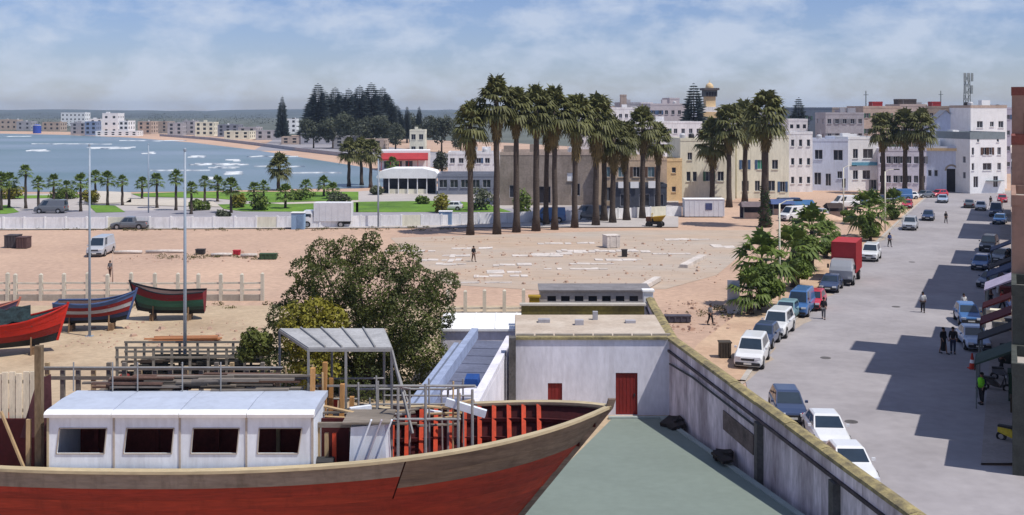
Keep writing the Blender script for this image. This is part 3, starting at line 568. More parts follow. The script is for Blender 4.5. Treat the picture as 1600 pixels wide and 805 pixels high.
row1 = [(735, 367, 160), (776, 366, 125), (807, 363, 137), (838, 361, 138), (853, 352, 150), (867, 359, 140), (898, 356, 150), (931, 353, 152), (944, 346, 178), (957, 349, 186), (979, 345, 188), (1004, 342, 168), (1028, 338, 192)]
for i, (px, yb, yt) in enumerate(row1):
    D = Dof(yb); H = Zof(yt, D)-2.9
    palm('tall fan palm on the sandy lot edge, %s from the left in the long row' % ORD[i], Xof(px, D), D, H, i, r=random.uniform(.33, .42), group='tall palms in the long row', sc=random.uniform(1.0, 1.18) if yt < 180 else random.uniform(.92, 1.08), skirtlen=random.uniform(.9, 1.7))
row2 = [(1113, 322, 196, 'leftmost'), (1139, 324, 172, 'second from left'), (1164, 317, 166, 'third from left')]
for i, (px, yb, yt, w) in enumerate(row2):
    D = Dof(yb); palm('tall fan palm before the cream houses, %s of three' % w, Xof(px, D), D, Zof(yt, D)-2.6, i+1, r=.4, group='palms before the cream houses', sc=1.25, skirtlen=1.1)
D = Dof(355); t = palm('thick tall fan palm with ivy-covered lower trunk at the lot corner', Xof(1195, D), D, Zof(155, D)-2.4, 2, r=.5, sc=1.25, skirtlen=1.1)
def leaves(n, blobs, size, seed=0, shell=.55, flat=.0):
    rs = np.random.default_rng(seed); w = np.array([b[1][0]*b[1][1]*b[1][2] for b in blobs])**.7; w = w/w.sum()
    idx = rs.choice(len(blobs), n, p=w); C = np.array([b[0] for b in blobs])[idx]; R = np.array([b[1] for b in blobs])[idx]
    d = rs.normal(size=(n, 3)); d /= np.linalg.norm(d, axis=1)[:, None]; rr = shell+(1-shell)*rs.random(n)**.6
    # knock lumps and gaps into the surface
    lump = np.array([mnoise.noise(Vector((q[0]*2.2+i_*3.1, q[1]*2.2, q[2]*2.2))) for q, i_ in zip(d, idx)])
    keep = lump > -.22+rs.random(n)*.1-.05
    rr = rr*(1+.28*lump); p = C+d*R*rr[:, None]
    p = p[keep]; d = d[keep]; m = len(p)
    nrm = d*.7+rs.normal(size=(m, 3))*.6+np.array([0, 0, .35]); nrm /= np.linalg.norm(nrm, axis=1)[:, None]
    a = np.cross(nrm, rs.normal(size=(m, 3))); a /= np.linalg.norm(a, axis=1)[:, None]; b = np.cross(nrm, a)
    s = size*(.6+.8*rs.random(m))[:, None]
    V = np.stack([p-a*s, p-b*s*.5, p+a*s, p+b*s*.5], 1).reshape(-1, 3)
    me = bpy.data.meshes.new('crown'); me.vertices.add(len(V)); me.vertices.foreach_set('co', V.ravel().astype(np.float32))
    me.loops.add(m*4); me.loops.foreach_set('vertex_index', np.arange(m*4, dtype=np.int32)); me.polygons.add(m); me.polygons.foreach_set('loop_start', np.arange(0, m*4, 4, dtype=np.int32)); me.update(calc_edges=True); return me
ivy = leaves(1800, [((0, 0, 1.6), (1.0, 1.0, 2.0)), ((.1, 0, 4), (.8, .8, 1.6)), ((0, .1, .6), (1.1, 1.0, 1.0)), ((0, 0, 5.5), (.65, .65, 1.2))], .16, 5, .5)
obj('ivy', ivy, M_ivy, t)
for i, (px, yt, lab) in enumerate([(1380, 184, 'left of three'), (1414, 180, 'middle of three'), (1440, 180, 'right of three')]):
    D = Dof(303+i*1.5); palm('tall fan palm in front of the mauve house near the street end, %s' % lab, Xof(px, D), D, Zof(yt, D)-2.4, i+2, r=.42, group='palms near the street end', sc=1.2, skirtlen=1.0)
far = [(545, 292, 226), (565, 290, 225), (579, 294, 227), (435, 298, 250)]
for i, (px, yb, yt) in enumerate(far):
    D = Dof(yb); palm(['fan palm by the bay, left of the close group of three', 'fan palm by the bay, middle of the close group of three', 'fan palm by the bay, right of the close group of three', 'lone fan palm standing against the blue water'][i], Xof(px, D), D, Zof(yt, D)-1.4, i, r=.33, sc=.95, skirtlen=.6)
young = [(2, 330, 270), (14, 326, 272), (40, 327, 256), (60, 330, 274), (84, 320, 272), (126, 332, 272), (149, 318, 266), (168, 322, 268), (191, 322, 272), (245, 326, 270), (275, 330, 265), (299, 336, 282), (320, 318, 272), (340, 316, 276), (361, 334, 280), (397, 330, 284), (446, 327, 290), (412, 312, 280), (506, 308, 276), (478, 306, 280), (222, 312, 276), (104, 314, 280), (613, 284, 246), (520, 312, 286)]
for i, (px, yb, yt) in enumerate(sorted(young)):
    D = Dof(yb); palm('young fan palm on the esplanade by the bay, %s counting from the left' % (ORD[i] if i < 20 else ('twenty-first', 'twenty-second', 'twenty-third', 'twenty-fourth')[i-20]), Xof(px, D), D, max(Zof(yt, D)-1.3, 1.0), i, True, r=.2, group='young palms on the esplanade', sc=random.uniform(.75, 1.15))
# low hedges on the esplanade
hp = MB()
def shrub(label, px, yb, yt, wpx, mat, n=900, size=.16, name='shrub', grp=None, sd=0):
    D = Dof(yb); H = Zof(yt, D); W = wpx*D/FPX/2; t = thing(name, label, 'shrub', (Xof(px, D), D, 0), 0, grp)
    bl = [((random.uniform(-.5, .5)*W, random.uniform(-.4, .4)*W, H*random.uniform(.4, .62)), (W*.62, W*.6, H*.42)) for k in range(5)]
    obj('foliage', leaves(n, bl, size, sd+int(px)), mat, t)
    obj('stem', MB().tube([(0, 0, 0), (.05, 0, H*.3), (0, .05, H*.6)], [.12, .09, .05], 6), M_barkD, t); return t
for i, (px, yb, yt, w, m) in enumerate([(310, 330, 312, 34, M_leafgreen), (372, 326, 300, 30, M_leafyel), (408, 330, 302, 30, M_leafgreen), (470, 314, 296, 40, M_leafgreen), (528, 322, 300, 36, M_leafdark), (690, 334, 300, 26, M_leafyel), (752, 330, 290, 36, M_leafdark), (818, 340, 296, 34, M_leafgreen), (660, 320, 306, 28, M_leafgreen), (585, 305, 290, 30, M_leafdark), (20, 312, 290, 34, M_leafyel), (100, 312, 292, 40, M_leafgreen), (140, 320, 296, 26, M_leafyel), (350, 344, 328, 22, M_leafdark)]):
    shrub('rounded shrub on the esplanade, %s in the list from the left' % ORD[i], px, yb, yt, w, m, 700, .3, grp='shrubs of the esplanade', sd=i)
allsh = sorted([o for o in COL.objects if o.get('group') == 'shrubs of the esplanade'], key=lambda o: o.location.x/o.location.y)
for i, o in enumerate(allsh): o['label'] = 'rounded green shrub behind the white panel wall, %s from the left' % ORD[i]
# ---- the big tree in the shipyard
def big_tree():
    D = 66.0; x = Xof(575, D); k = D/FPX; t = thing('yard_tree', 'big dark olive-green spreading tree standing in the shipyard', 'tree', (x, D, 0))
    pz = lambda px, py, dy=0: ((px-575)*k, dy, Zof(py, D))
    bl = []
    for (px, py, r, dy) in [(497, 402, 30, 1.5), (470, 425, 26, .5), (540, 395, 28, .8), (525, 440, 46, -.6), (578, 378, 18, .6), (570, 412, 34, 1), (585, 450, 50, -1), (625, 412, 36, .5), (655, 445, 38, -.8), (690, 450, 32, .2), (640, 490, 55, -1.2), (690, 490, 26, -.2), (600, 520, 60, -.6), (660, 535, 45, -1.5), (540, 500, 50, .4), (470, 470, 34, 1), (445, 500, 34, .6), (430, 535, 34, 1), (440, 580, 40, .3), (520, 570, 50, 0), (630, 575, 50, -.5), (575, 590, 60, -.8)]:
        bl.append((pz(px, py, dy), (r*k*.92, r*k*.95, r*k*.86)))
    obj('crown', leaves(80000, bl, .085, 3, .66), M_leafolive, t)
    for (px, py, tx) in [(497, 402, -.6), (540, 395, -.3), (600, 470, .2), (655, 445, .5), (690, 470, .7), (560, 420, 0), (470, 470, -.8), (440, 560, -.9)]:
        e = Vector(pz(px, py)); obj('limb', MB().tube([(tx*.4, 0, .3), (tx*.5+e.x*.3, .1, e.z*.45), (e.x*.75, -.1, e.z*.8), e], [.2, .15, .09, .03], 6), M_barkD, t)
    obj('trunk', MB().tube([(0, 0, 0), (.1, .05, .8), (0, 0, 1.9)], [.5, .38, .3], 9), M_barkD, t)
    D2 = 62.5; t = thing('yard_bush', 'yellow-green rounded bush in front of the big dark tree', 'bush', (Xof(490, D2), D2, 0)); k2 = D2/FPX
    bl = [((((px-490)*k2), dy, Zof(py, D2)), (r*k2, r*k2, r*k2*.9)) for (px, py, r, dy) in [(465, 498, 30, 0), (495, 490, 28, .3), (520, 500, 26, -.2), (480, 525, 36, -.3), (510, 535, 34, 0), (490, 570, 40, 0)]]
    obj('foliage', leaves(9000, bl, .12, 8, .55), M_leafyel, t); obj('stem', MB().tube([(0, 0, 0), (.1, 0, 1), (0, 0, 2.6)], [.16, .12, .05], 6), M_barkD, t)
    D2 = 63; t = thing('yard_bush', 'small olive bush left of the big dark tree, by the timber rack', 'bush', (Xof(395, D2), D2, 0)); k2 = D2/FPX
    bl = [((((px-395)*k2), dy, Zof(py, D2)), (r*k2, r*k2, r*k2)) for (px, py, r, dy) in [(392, 528, 16, 0), (408, 540, 18, .3), (385, 550, 16, 0)]]
    obj('foliage', leaves(2600, bl, .12, 9, .5), M_leafolive, t); obj('stem', MB().tube([(0, 0, 0), (.05, 0, 1), (0, 0, 1.6)], [.1, .07, .04], 6), M_barkD, t)
big_tree()
# ---- street trees on the verge
for i, (px, yb, yt, w, lab) in enumerate([(1186, 486, 368, 84, 'low bushy green street tree nearest the boundary wall, left of the lamp pole'), (1246, 456, 372, 70, 'bushy green street tree right of the first lamp pole'), (1262, 430, 334, 78, 'low bushy street tree behind the one at the lamp pole'),
                                          (1306, 394, 346, 46, 'small leafy street tree behind the red-topped truck'), (1360, 378, 306, 50, 'bushy street tree beside the white car halfway up the street'), (1394, 345, 306, 26, 'small far street tree near the red car'), (1330, 350, 318, 34, 'small loose tree at the market edge')]):
    D = Dof(yb); H = Zof(yt, D); W = w*D/FPX/2; t = thing('street_tree', lab, 'tree', (Xof(px, D), D, .05), 0, 'street trees on the verge'); rs = random.Random(i+5)
    bl = [((rs.uniform(-.55, .55)*W, rs.uniform(-.5, .5)*W, H*rs.uniform(.18, .5)), (W*rs.uniform(.3, .5), W*.5, H*rs.uniform(.12, .18))) for q in range(9)]+[((0, 0, H*.55), (W*.4, W*.4, H*.12))]
    obj('crown', leaves(7000, [(c, (r[0]*.8, r[1]*.8, r[2]*.8)) for (c, r) in bl], .17, 30+i, .3), M_leafgreen, t)
    obj('trunk', MB().tube([(0, 0, 0), (.08, 0, H*.3), (0, .06, H*.6)], [.2, .15, .07], 7), M_barkD, t)
    for q in range(4): c = bl[q][0]; obj('limb', MB().tube([(0, 0, H*.28), (c[0]*.5, c[1]*.5, H*.42), c], [.1, .07, .03], 5), M_barkD, t)
for i, (px, yb, yt, sc2, lab) in enumerate([(1190, 480, 378, 1.35, 'short bushy palm nearest the boundary wall on the verge'), (1172, 492, 432, .95, 'smallest short palm at the foot of the first street tree'), (1240, 450, 366, 1.35, 'short bushy palm just right of the first lamp pole'), (1268, 424, 336, 1.45, 'tallest short palm on the verge above the parked cars'), (1290, 404, 356, 1.0, 'short palm on the verge left of the red-topped truck'), (1358, 372, 308, 1.5, 'short palm beside the white car halfway up the street'), (1396, 342, 304, 1.2, 'far short palm on the verge near the red car')]):
    D = Dof(yb); t = palm(lab, Xof(px, D), D, Zof(yt, D)-1.1*sc2, i, True, r=.24, group='short palms on the verge', sc=sc2*1.3)
# ---- conifers and far trees
def pine_mesh(H, R, seed):
    rs = random.Random(seed); mb = MB(); n = int(H*1.1)
    for i in range(n):
        u = i/(n-1); z = H*(.14+.85*u); L = R*(1-u)**.6+.3
        for k in range(11):
            a = k*2*math.pi/11+i*.5+rs.uniform(-.2, .2); l = L*rs.uniform(.7, 1.12); d = Vector((math.cos(a), math.sin(a), 0)); s = Vector((-d.y, d.x, 0)); o = Vector((0, 0, z)); w = l*.24+.12
            m = o+d*l*.55+Vector((0, 0, -.04*l)); e = o+d*l+Vector((0, 0, .1*l))
            mb.quad(o-s*.05, m-s*w, e, m+s*w); mb.quad(o+Vector((0, 0, .3)), m+Vector((0, 0, w*.9)), e, m-Vector((0, 0, w*.5)))
    return mb.mesh('crown')
PINES = [pine_mesh(26, 4.6, k) for k in range(3)]
pines = [(441, 150, 560, .55, 'lone slender dark pine on the far shore beside the white tower'), (497, 130, 545, .95, None), (524, 136, 570, 1, None), (545, 138, 560, 1, None), (562, 133, 540, .9, None), (580, 129, 545, 1, None), (598, 136, 570, 1, None), (612, 156, 555, .8, None), (508, 142, 590, 1, None), (488, 150, 575, 1.1, None), (533, 144, 590, 1.2, None), (553, 146, 585, 1.2, None), (571, 143, 590, 1.2, None), (590, 142, 585, 1.2, None), (605, 146, 590, 1.1, None), (515, 150, 560, 1.2, None), (620, 164, 575, 1, None), (636, 166, 560, .5, 'small dark pine right of the pine wood'), (655, 166, 570, .5, 'second small dark pine right of the pine wood'), (1084, 130, 326, .8, 'grey dark pine standing beside the minaret'), (1248, 152, 350, .7, 'dark pine on the right skyline between palms and tan blocks')]
pn = [p[0] for p in pines if p[4] is None]; pn.sort()
for i, (px, yt, D, w, lab) in enumerate(pines):
    H = Zof(yt, D); t = thing('tall_pine', lab or 'tall dark tiered pine in the far pine wood, %s from the left' % ORD[pn.index(px)], 'pine tree', (Xof(px, D), D, 0), i, None if lab else 'pines of the far wood')
    o = obj('crown', PINES[i % 3], M_pine, t); o.scale = (w*H/26*1.9, w*H/26*1.9, H/26)
    obj('trunk', MB().tube([(0, 0, 0), (0, 0, H*.97)], [.5, .05], 7), M_barkD, t)
fart = [(490, 232, 185, 40), (520, 232, 178, 44), (548, 233, 175, 46), (575, 232, 182, 46), (600, 232, 178, 40), (618, 238, 190, 30), (690, 238, 180, 44), (665, 232, 178, 40), (720, 245, 196, 36), (690, 276, 236, 26), (1270, 226, 176, 40), (1300, 230, 178, 44), (1335, 240, 192, 30), (1225, 236, 186, 40), (1470, 232, 196, 26), (640, 222, 176, 34)]
fart.sort()
for i, (px, yb, yt, w) in enumerate(fart):
    D = Dof(yb); H = Zof(yt, D); W = w*D/FPX/2; t = thing('broadleaf_tree', 'dark round-headed tree before the skyline, %s of these counting from the left' % ORD[i], 'tree', (Xof(px, D), D, 0), 0, 'dark round trees before the skyline'); rs = random.Random(i+70)
    bl = [((rs.uniform(-.6, .6)*W, rs.uniform(-.5, .5)*W, H*rs.uniform(.4, .82)), (W*.5, W*.5, H*.2)) for q in range(9)]
    obj('crown', leaves(2600, bl, max(.25, W*.09), 90+i, .5), M_leafdark, t); obj('trunk', MB().tube([(0, 0, 0), (.1, 0, H*.6)], [.4, .15], 7), M_barkD, t)
# far scrub and town greenery that reads as one mass
sc_ = []
for k in range(420):
    px = random.uniform(-60, 1600); y = random.uniform(184, 204) if px < 480 else random.uniform(182, 188); D = Dof(y)
    s = D*random.uniform(.002, .005); sc_.append(((Xof(px, D), D, s*.5), (s*2.4, s, s)))
o = obj('far_scrub', leaves(42000, sc_, .8, 200, .3), leafmat('far_scrub_leaf', S(128, 132, 116, .7), S(96, 102, 94, .7), .02)); o['kind'] = 'stuff'
# weeds at the edges
wd = []
for (x0, x1, y0, y1, n) in [(250, 430, 398, 406, 40), (0, 560, 358, 361, 60), (560, 740, 356, 362, 30), (830, 1010, 478, 486, 30), (1060, 1150, 480, 500, 12), (1280, 1330, 336, 342, 10), (180, 420, 476, 484, 20)]:
    for k in range(n): p = P(random.uniform(x0, x1), random.uniform(y0, y1)); s = random.uniform(.15, .4); wd.append(((p.x, p.y, s*.4), (s*1.6, s, s*.6)))
o = obj('weeds', leaves(7000, wd, .09, 300, .4), leafmat('weed_leaf', S(128, 122, 66, .65), S(100, 92, 58, .65), 1)); o['kind'] = 'stuff'
# ------------------------------------------------------------------ white panel wall along the esplanade
t = thing('panel_wall', 'long low white panel wall between the sandy lot and the esplanade', 'wall')
line = [(-60, 358.5), (200, 357.5), (500, 356), (690, 353), (860, 347), (1066, 338)]
pts = img(line); seg = []
for a, b in zip(pts[:-1], pts[1:]):
    n = max(1, round((b-a).length/2.9))
    for k in range(n): seg.append((a.lerp(b, k/n), a.lerp(b, (k+1)/n)))
for i, (a, b) in enumerate(seg):
    d = (b-a).normalized(); h = 1.65+random.uniform(-.06, .06)
    obj('wall_panel', MB().bar(a+d*.13+Vector((0, 0, h/2)), b-d*.13+Vector((0, 0, h/2)), .12, h), limewash if i % 7 else m_cream, t)
    obj('post', MB().box((a.x, a.y, .88), (.24, .26, 1.78)), white, t)
# vehicles of the esplanade -------------------------------------------------------------- cars
CP = {}
def carpaint(name, c): return M('paint_'+name, c, rough=.28, var=.03, scale=.5, spec=.5, coat=.5)
PAINT = {'white': carpaint('white', (.72, .73, .74)), 'navy': carpaint('navy', (.035, .055, .12)), 'blue': carpaint('blue', (.05, .14, .34)), 'black': carpaint('black', (.02, .02, .025)), 'silver': carpaint('silver', (.42, .44, .48)), 'grey': carpaint('grey', (.13, .14, .16)), 'red': carpaint('red', (.5, .03, .05)), 'teal': carpaint('teal', (.2, .33, .36)), 'beige': carpaint('beige', (.5, .45, .36)), 'paleblue': carpaint('paleblue', (.36, .45, .6)), 'green': carpaint('green', (.03, .12, .08))}
M_tyre = M('tyre_rubber', (.02, .02, .022), rough=.9, var=.1); M_rim = M('wheel_rim', (.45, .46, .48), rough=.35, metal=.7, var=.05); M_trim = M('black_trim', (.03, .03, .033), rough=.6, var=.1)
M_cglass = M('car_glass', (.025, .04, .06), rough=.06, var=.1, spec=.7); M_head = M('headlight_glass', (.7, .72, .75), rough=.15, var=.1, spec=.6); M_tail = M('tail_light', (.4, .02, .02), rough=.2, var=.1); M_plate = M('number_plate', (.7, .7, .66), var=.05)
SPEC = {'sedan': dict(L=4.4, W=1.76, H=1.44, prof=[(-.5, .5, .80), (-.48, .66, .92), (-.36, .80, .99), (-.19, .90, 1), (.25, .93, 1), (.43, .93, .98), (.485, .82, .94), (.5, .5, .86)], base=(-.20, .40), roof=(-.04, .24), zb=.90),
        'hatch': dict(L=3.9, W=1.7, H=1.5, prof=[(-.5, .5, .80), (-.48, .70, .92), (-.36, .84, .99), (-.22, .94, 1), (.3, .97, 1), (.45, .97, .98), (.49, .85, .94), (.5, .5, .86)], base=(-.24, .47), roof=(-.05, .36), zb=.93),
        'suv': dict(L=4.7, W=1.88, H=1.82, prof=[(-.5, .6, .84), (-.485, .86, .95), (-.38, 1.02, 1), (-.22, 1.10, 1), (.3, 1.12, 1), (.46, 1.12, .98), (.495, 1.0, .95), (.5, .55, .9)], base=(-.23, .48), roof=(-.10, .42), zb=1.08),
        'van': dict(L=5.0, W=1.95, H=2.2, prof=[(-.5, .6, .86), (-.485, .95, .96), (-.42, 1.12, 1), (-.33, 1.22, 1), (.3, 1.25, 1), (.46, 1.25, .99), (.495, 1.1, .97), (.5, .55, .9)], base=(-.37, .495), roof=(-.22, .48), zb=1.2),
        'pickup': dict(L=5.1, W=1.86, H=1.78, prof=[(-.5, .6, .84), (-.485, .86, .95), (-.38, 1.0, 1), (-.24, 1.06, 1), (.3, 1.08, 1), (.46, 1.08, .98), (.495, 1.0, .95), (.5, .55, .9)], base=(-.25, .18), roof=(-.12, .13), zb=1.04)}
def car_meshes(kind):
    if kind in CP: return CP[kind]
    s = SPEC[kind]; L, W, H = s['L'], s['W'], s['H']; hw = W/2; out = []
    rings = []
    for (u, zt, k) in s['prof']:
        w = hw*k; y = u*L; z0 = .26 if abs(u) < .49 else .32
        rings.append([(-w*.88, y, z0), (-w*.985, y, z0+.14), (-w, y, (z0+zt)/2), (-w*.97, y, zt-.1), (-w*.86, y, zt), (w*.86, y, zt), (w*.97, y, zt-.1), (w, y, (z0+zt)/2), (w*.985, y, z0+.14), (w*.88, y, z0)])
    out.append(('body', MB().loft(rings).mesh('body'), 'paint', None))
    b0, b1 = s['base'][0]*L, s['base'][1]*L; r0, r1 = s['roof'][0]*L, s['roof'][1]*L; zb = s['zb']-.02; bw, rw = hw*.9, hw*.74
    A = [Vector((-bw, b0, zb)), Vector((bw, b0, zb)), Vector((bw, b1, zb)), Vector((-bw, b1, zb))]; B = [Vector((-rw, r0, H-.06)), Vector((rw, r0, H-.06)), Vector((rw, r1, H-.06)), Vector((-rw, r1, H-.06))]
    C = [Vector((-rw*.86, r0+.14, H)), Vector((rw*.86, r0+.14, H)), Vector((rw*.86, r1-.12, H)), Vector((-rw*.86, r1-.12, H))]
    out.append(('cabin', MB().loft([A, B, C]).mesh('cabin'), 'paint', None))
    def panel(i, j, u0, u1, v0, v1, nm):
        a, b, c, d = A[i], A[j], B[j], B[i]; f = lambda u, v: (a.lerp(b, u)).lerp(d.lerp(c, u), v)
        n = (b-a).cross(d-a).normalized()*.012; return (nm, MB().quad(f(u0, v0)+n, f(u1, v0)+n, f(u1, v1)+n, f(u0, v1)+n).mesh(nm), M_cglass, None)
    out.append(panel(0, 1, .05, .95, .1, .94, 'windscreen')); out.append(panel(2, 3, .08, .92, .2, .92, 'rear_window'))
    if kind == 'van':
        for (i, j, us) in ((1, 2, [(.1, .3)]), (3, 0, [(.7, .9)])):
            for (u0, u1) in us: out.append(panel(i, j, u0, u1, .15, .9, 'side_window'))
    else:
        for (i, j, us) in ((1, 2, [(.12, .48), (.52, .88)]), (3, 0, [(.12, .48), (.52, .88)])):
            for (u0, u1) in us: out.append(panel(i, j, u0, u1, .15, .9, 'side_window'))
    wr = .31 if kind in ('sedan', 'hatch') else .37
    for y in (-L*.31, L*.30):
        for sgn in (-1, 1):
            x = sgn*(hw-.09)
            out.append(('wheel_arch', MB().tube([(sgn*(hw-.25), y, wr+.04), (sgn*(hw+.008), y, wr+.04)], wr+.07, 14).mesh('wheel_arch'), M_trim, None))
            out.append(('wheel', MB().tube([(sgn*(hw-.2), y, wr), (sgn*(hw+.02), y, wr)], wr, 14).mesh('wheel'), M_tyre, ('rim', MB().tube([(sgn*(hw+.0), y, wr), (sgn*(hw+.03), y, wr)], wr*.6, 10).mesh('rim'), M_rim)))
    zf = s['prof'][1][1]; zr = s['prof'][-2][1]
    for sgn in (-1, 1):
        out.append(('headlight', MB().box((sgn*hw*.66, -L*.488, zf-.06), (hw*.42, .12, .15), rz=sgn*.25).mesh('headlight'), M_head, None))
        out.append(('tail_light', MB().box((sgn*hw*.76, L*.49, zr-.12), (hw*.28, .1, .26)).mesh('tail_light'), M_tail, None))
        out.append(('mirror', MB().box((sgn*(hw+.07), b0+.3, zb+.12), (.16, .1, .13)).mesh('mirror'), 'paint', None))
    out.append(('grille', MB().box((0, -L*.492, zf-.16), (hw*.9, .08, .14)).mesh('grille'), M_trim, None))
    out.append(('bumper', MB().box((0, -L*.497, .42), (hw*1.7, .12, .2)).mesh('bumper'), M_trim, None))
    out.append(('bumper', MB().box((0, L*.497, .45), (hw*1.7, .12, .2)).mesh('bumper'), M_trim, None))
    out.append(('number_plate', MB().box((0, -L*.512, .45), (.5, .02, .11)).mesh('number_plate'), M_plate, None))
    if kind == 'pickup':
        out.append(('load_bed', MB().b6(-hw*.8, hw*.8, L*.2, L*.47, 1.07, 1.1).mesh('load_bed'), M_trim, None))
        for sg in (-1, 1): out.append(('bed_rail', MB().b6(sg*hw*.9-.05, sg*hw*.9+.05, L*.2, L*.48, 1.06, 1.24).mesh('bed_rail'), 'paint', None))
    CP[kind] = out; return out
def car(label, x, y, rz, kind='sedan', col='white', group=None, z=.035, sc=1.0):
    t = thing('parked_car' if kind not in ('van', 'pickup') else kind, label, {'van': 'van', 'pickup': 'pickup'}.get(kind, 'car'), (x, y, z), rz, group, sc)
    for (nm_, me, mt, sub) in car_meshes(kind):
        o = obj(nm_, me, PAINT[col] if mt == 'paint' else mt, t)
        if sub: obj(sub[0], sub[1], sub[2], o)
    return t
def box_truck(label, loc, rz, cabcol, boxcol, L=7.0, H=3.4, W=2.35, group=None, boxz=.95):
    t = thing('box_truck', label, 'truck', loc, rz, group); hw = W/2; cy = -L/2
    ring = [(-hw*.95, 0, .5), (-hw*.95, 0, 1.9), (-hw*.82, 0, 2.45), (hw*.82, 0, 2.45), (hw*.95, 0, 1.9), (hw*.95, 0, .5)]
    rings = []
    for (y, k) in ((cy, 0), (cy+.15, .4), (cy+.45, 1), (cy+1.75, 1)):
        rings.append([(p[0], y, p[2] if p[2] < 1.5 else 1.45+(p[2]-1.45)*k) for p in ring])
    obj('cab', MB().loft(rings), cabcol, t)
    ws = MB().quad((-hw*.8, cy+.08, 1.5), (hw*.8, cy+.08, 1.5), (hw*.74, cy+.40, 2.32), (-hw*.74, cy+.40, 2.32)); obj('windscreen', ws, M_cglass, t)
    for sg in (-1, 1):
        obj('side_window', MB().box((sg*hw*.94, cy+1.1, 1.75), (.06, .8, .5)), M_cglass, t); obj('headlight', MB().box((sg*hw*.7, cy-.02, .8), (.32, .08, .2)), M_head, t); obj('mirror', MB().box((sg*(hw+.12), cy+.5, 1.8), (.18, .08, .4)), M_trim, t)
    bx = obj('cargo_box', MB().b6(-hw, hw, cy+1.9, L/2, boxz, H), boxcol, t)
    n = 6
    for k in range(n+1):
        y = cy+1.95+(L/2-cy-2.0)*k/n
        for sg in (-1, 1): obj('box_rib', MB().b6(sg*(hw+.015)-.015, sg*(hw+.015)+.015, y-.03, y+.03, boxz+.05, H-.05), boxcol, bx)
    obj('chassis', MB().b6(-hw*.5, hw*.5, cy+.4, L/2-.2, .5, .9), M_trim, t); obj('bumper', MB().b6(-hw*.95, hw*.95, cy-.1, cy+.05, .4, .65), M_trim, t)
    for y in (cy+.95, L/2-1.5):
        for sg in (-1, 1):
            w = obj('wheel', MB().tube([(sg*(hw-.3), y, .48), (sg*(hw+.01), y, .48)], .48, 14), M_tyre, t); obj('rim', MB().tube([(sg*(hw-.02), y, .48), (sg*(hw+.03), y, .48)], .27, 10), M_rim, w)
    return t
D = Dof(353); box_truck('white box truck parked side-on against the white panel wall', (Xof(514, D), D-1.6, 0), rad(-90), PAINT['white'], M('truck_box_white', (.66, .67, .70), var=.05), 7.3, 3.6)
car('dark grey pickup parked side-on by the white panel wall', *P(203, 358)[:2], rad(-88), 'pickup', 'grey', z=0)
car('dark van driving the esplanade road beyond the panel wall', Xof(80, 178), 178, rad(-90), 'van', 'grey', z=.16)
car('silver car on the esplanade road near the hedge', Xof(705, 183), 183, rad(-95), 'hatch', 'white', z=.16)
car('pale blue van half hidden behind the tall palm trunks', Xof(858, 164), 164, rad(-92), 'van', 'blue', z=.13)
car('grey van parked end-on in the sandy lot near the first pole', *P(158, 398)[:2], rad(3), 'van', 'silver', z=0)
car('dark grey car parked between palm trunks by the brown warehouse', Xof(920, 168), 168, rad(-90), 'van', 'grey', z=.13)
# pale blue sentry panels
for (px, yb, yt, w, lab) in ((465, 358, 333, 20, 'pale blue cabin at the nose of the white box truck'), (696, 352, 331, 20, 'pale blue cabin against the white wall right of the big tree')):
    D = Dof(yb)-.6; W = w*D/FPX; H = Zof(yt, D); t = thing('site_cabin', lab, 'cabin', (Xof(px, D), D, 0)); mat = M('pale_blue_panel', S(160, 192, 226), var=.06, scale=.6)
    obj('wall', MB().b6(-W/2, W/2, 0, 1.2, 0, H), mat, t); obj('roof', MB().b6(-W/2-.08, W/2+.08, -.08, 1.28, H, H+.08), white, t); obj('door', MB().b6(-.1, W*.4, -.04, -.003, .05, H*.85), M('cabin_door', S(140, 170, 205)), t)
# white cabin with blue window
D = Dof(340); W = 62*D/FPX; H = Zof(312, D); t = thing('office_container', 'white site office container with small blue window near the cream houses', 'container', (Xof(1101, D), D, 0))
obj('wall', MB().b6(-W/2, W/2, 0, 2.4, .15, H), M('container_white', (.66, .68, .74), var=.05), t); obj('window', MB().b6(W*.02, W*.19, -.05, -.003, H*.42, H*.8), M('blue_window', S(90, 100, 150)), t)
for k in range(9): obj('cladding_rib', MB().b6(-W/2+W*k/8.2, -W/2+W*k/8.2+.06, -.03, -.002, .2, H-.1) if not 3.9 < k < 6 else MB().b6(-W/2+W*k/8.2, -W/2+W*k/8.2+.06, -.03, -.002, .2, H*.38), MATS['container_white'], t)
obj('roof', MB().b6(-W/2-.06, W/2+.06, -.06, 2.46, H, H+.1), white, t)
for sx in (-1, 1): obj('foot', MB().b6(sx*W*.4-.2, sx*W*.4+.2, .2, 2.2, 0, .15), m_grey, t)
# dumper
D = Dof(355); t = thing('dumper', 'small yellow and brown dumper parked on the sand by the palms', 'dumper', (Xof(1024, D), D, 0), rad(70)); my = M('machine_yellow', S(196, 160, 48), var=.15)
obj('chassis', MB().b6(-.6, .6, -1, 1.2, .45, .85), M_trim, t); obj('skip', MB().loft([[(-.5, -.9, .9), (.5, -.9, .9), (.5, .1, .9), (-.5, .1, .9)], [(-.8, -1.4, 1.7), (.8, -1.4, 1.7), (.8, .3, 1.5), (-.8, .3, 1.5)]]), my, t)
obj('engine_cover', MB().b6(-.5, .5, .45, 1.3, .85, 1.45), M('rust_brown', S(112, 74, 54), var=.2), t); obj('seat', MB().b6(-.25, .25, .2, .5, .85, 1.3), M_trim, t); obj('roll_bar', MB().tube([(-.5, .5, .85), (-.5, .5, 1.95), (.5, .5, 1.95), (.5, .5, .85)], .05, 6), my, t)
for y in (-.8, .9):
    for sg in (-1, 1): obj('wheel', MB().tube([(sg*.5, y, .4), (sg*.85, y, .4)], .4, 12), M_tyre, t)
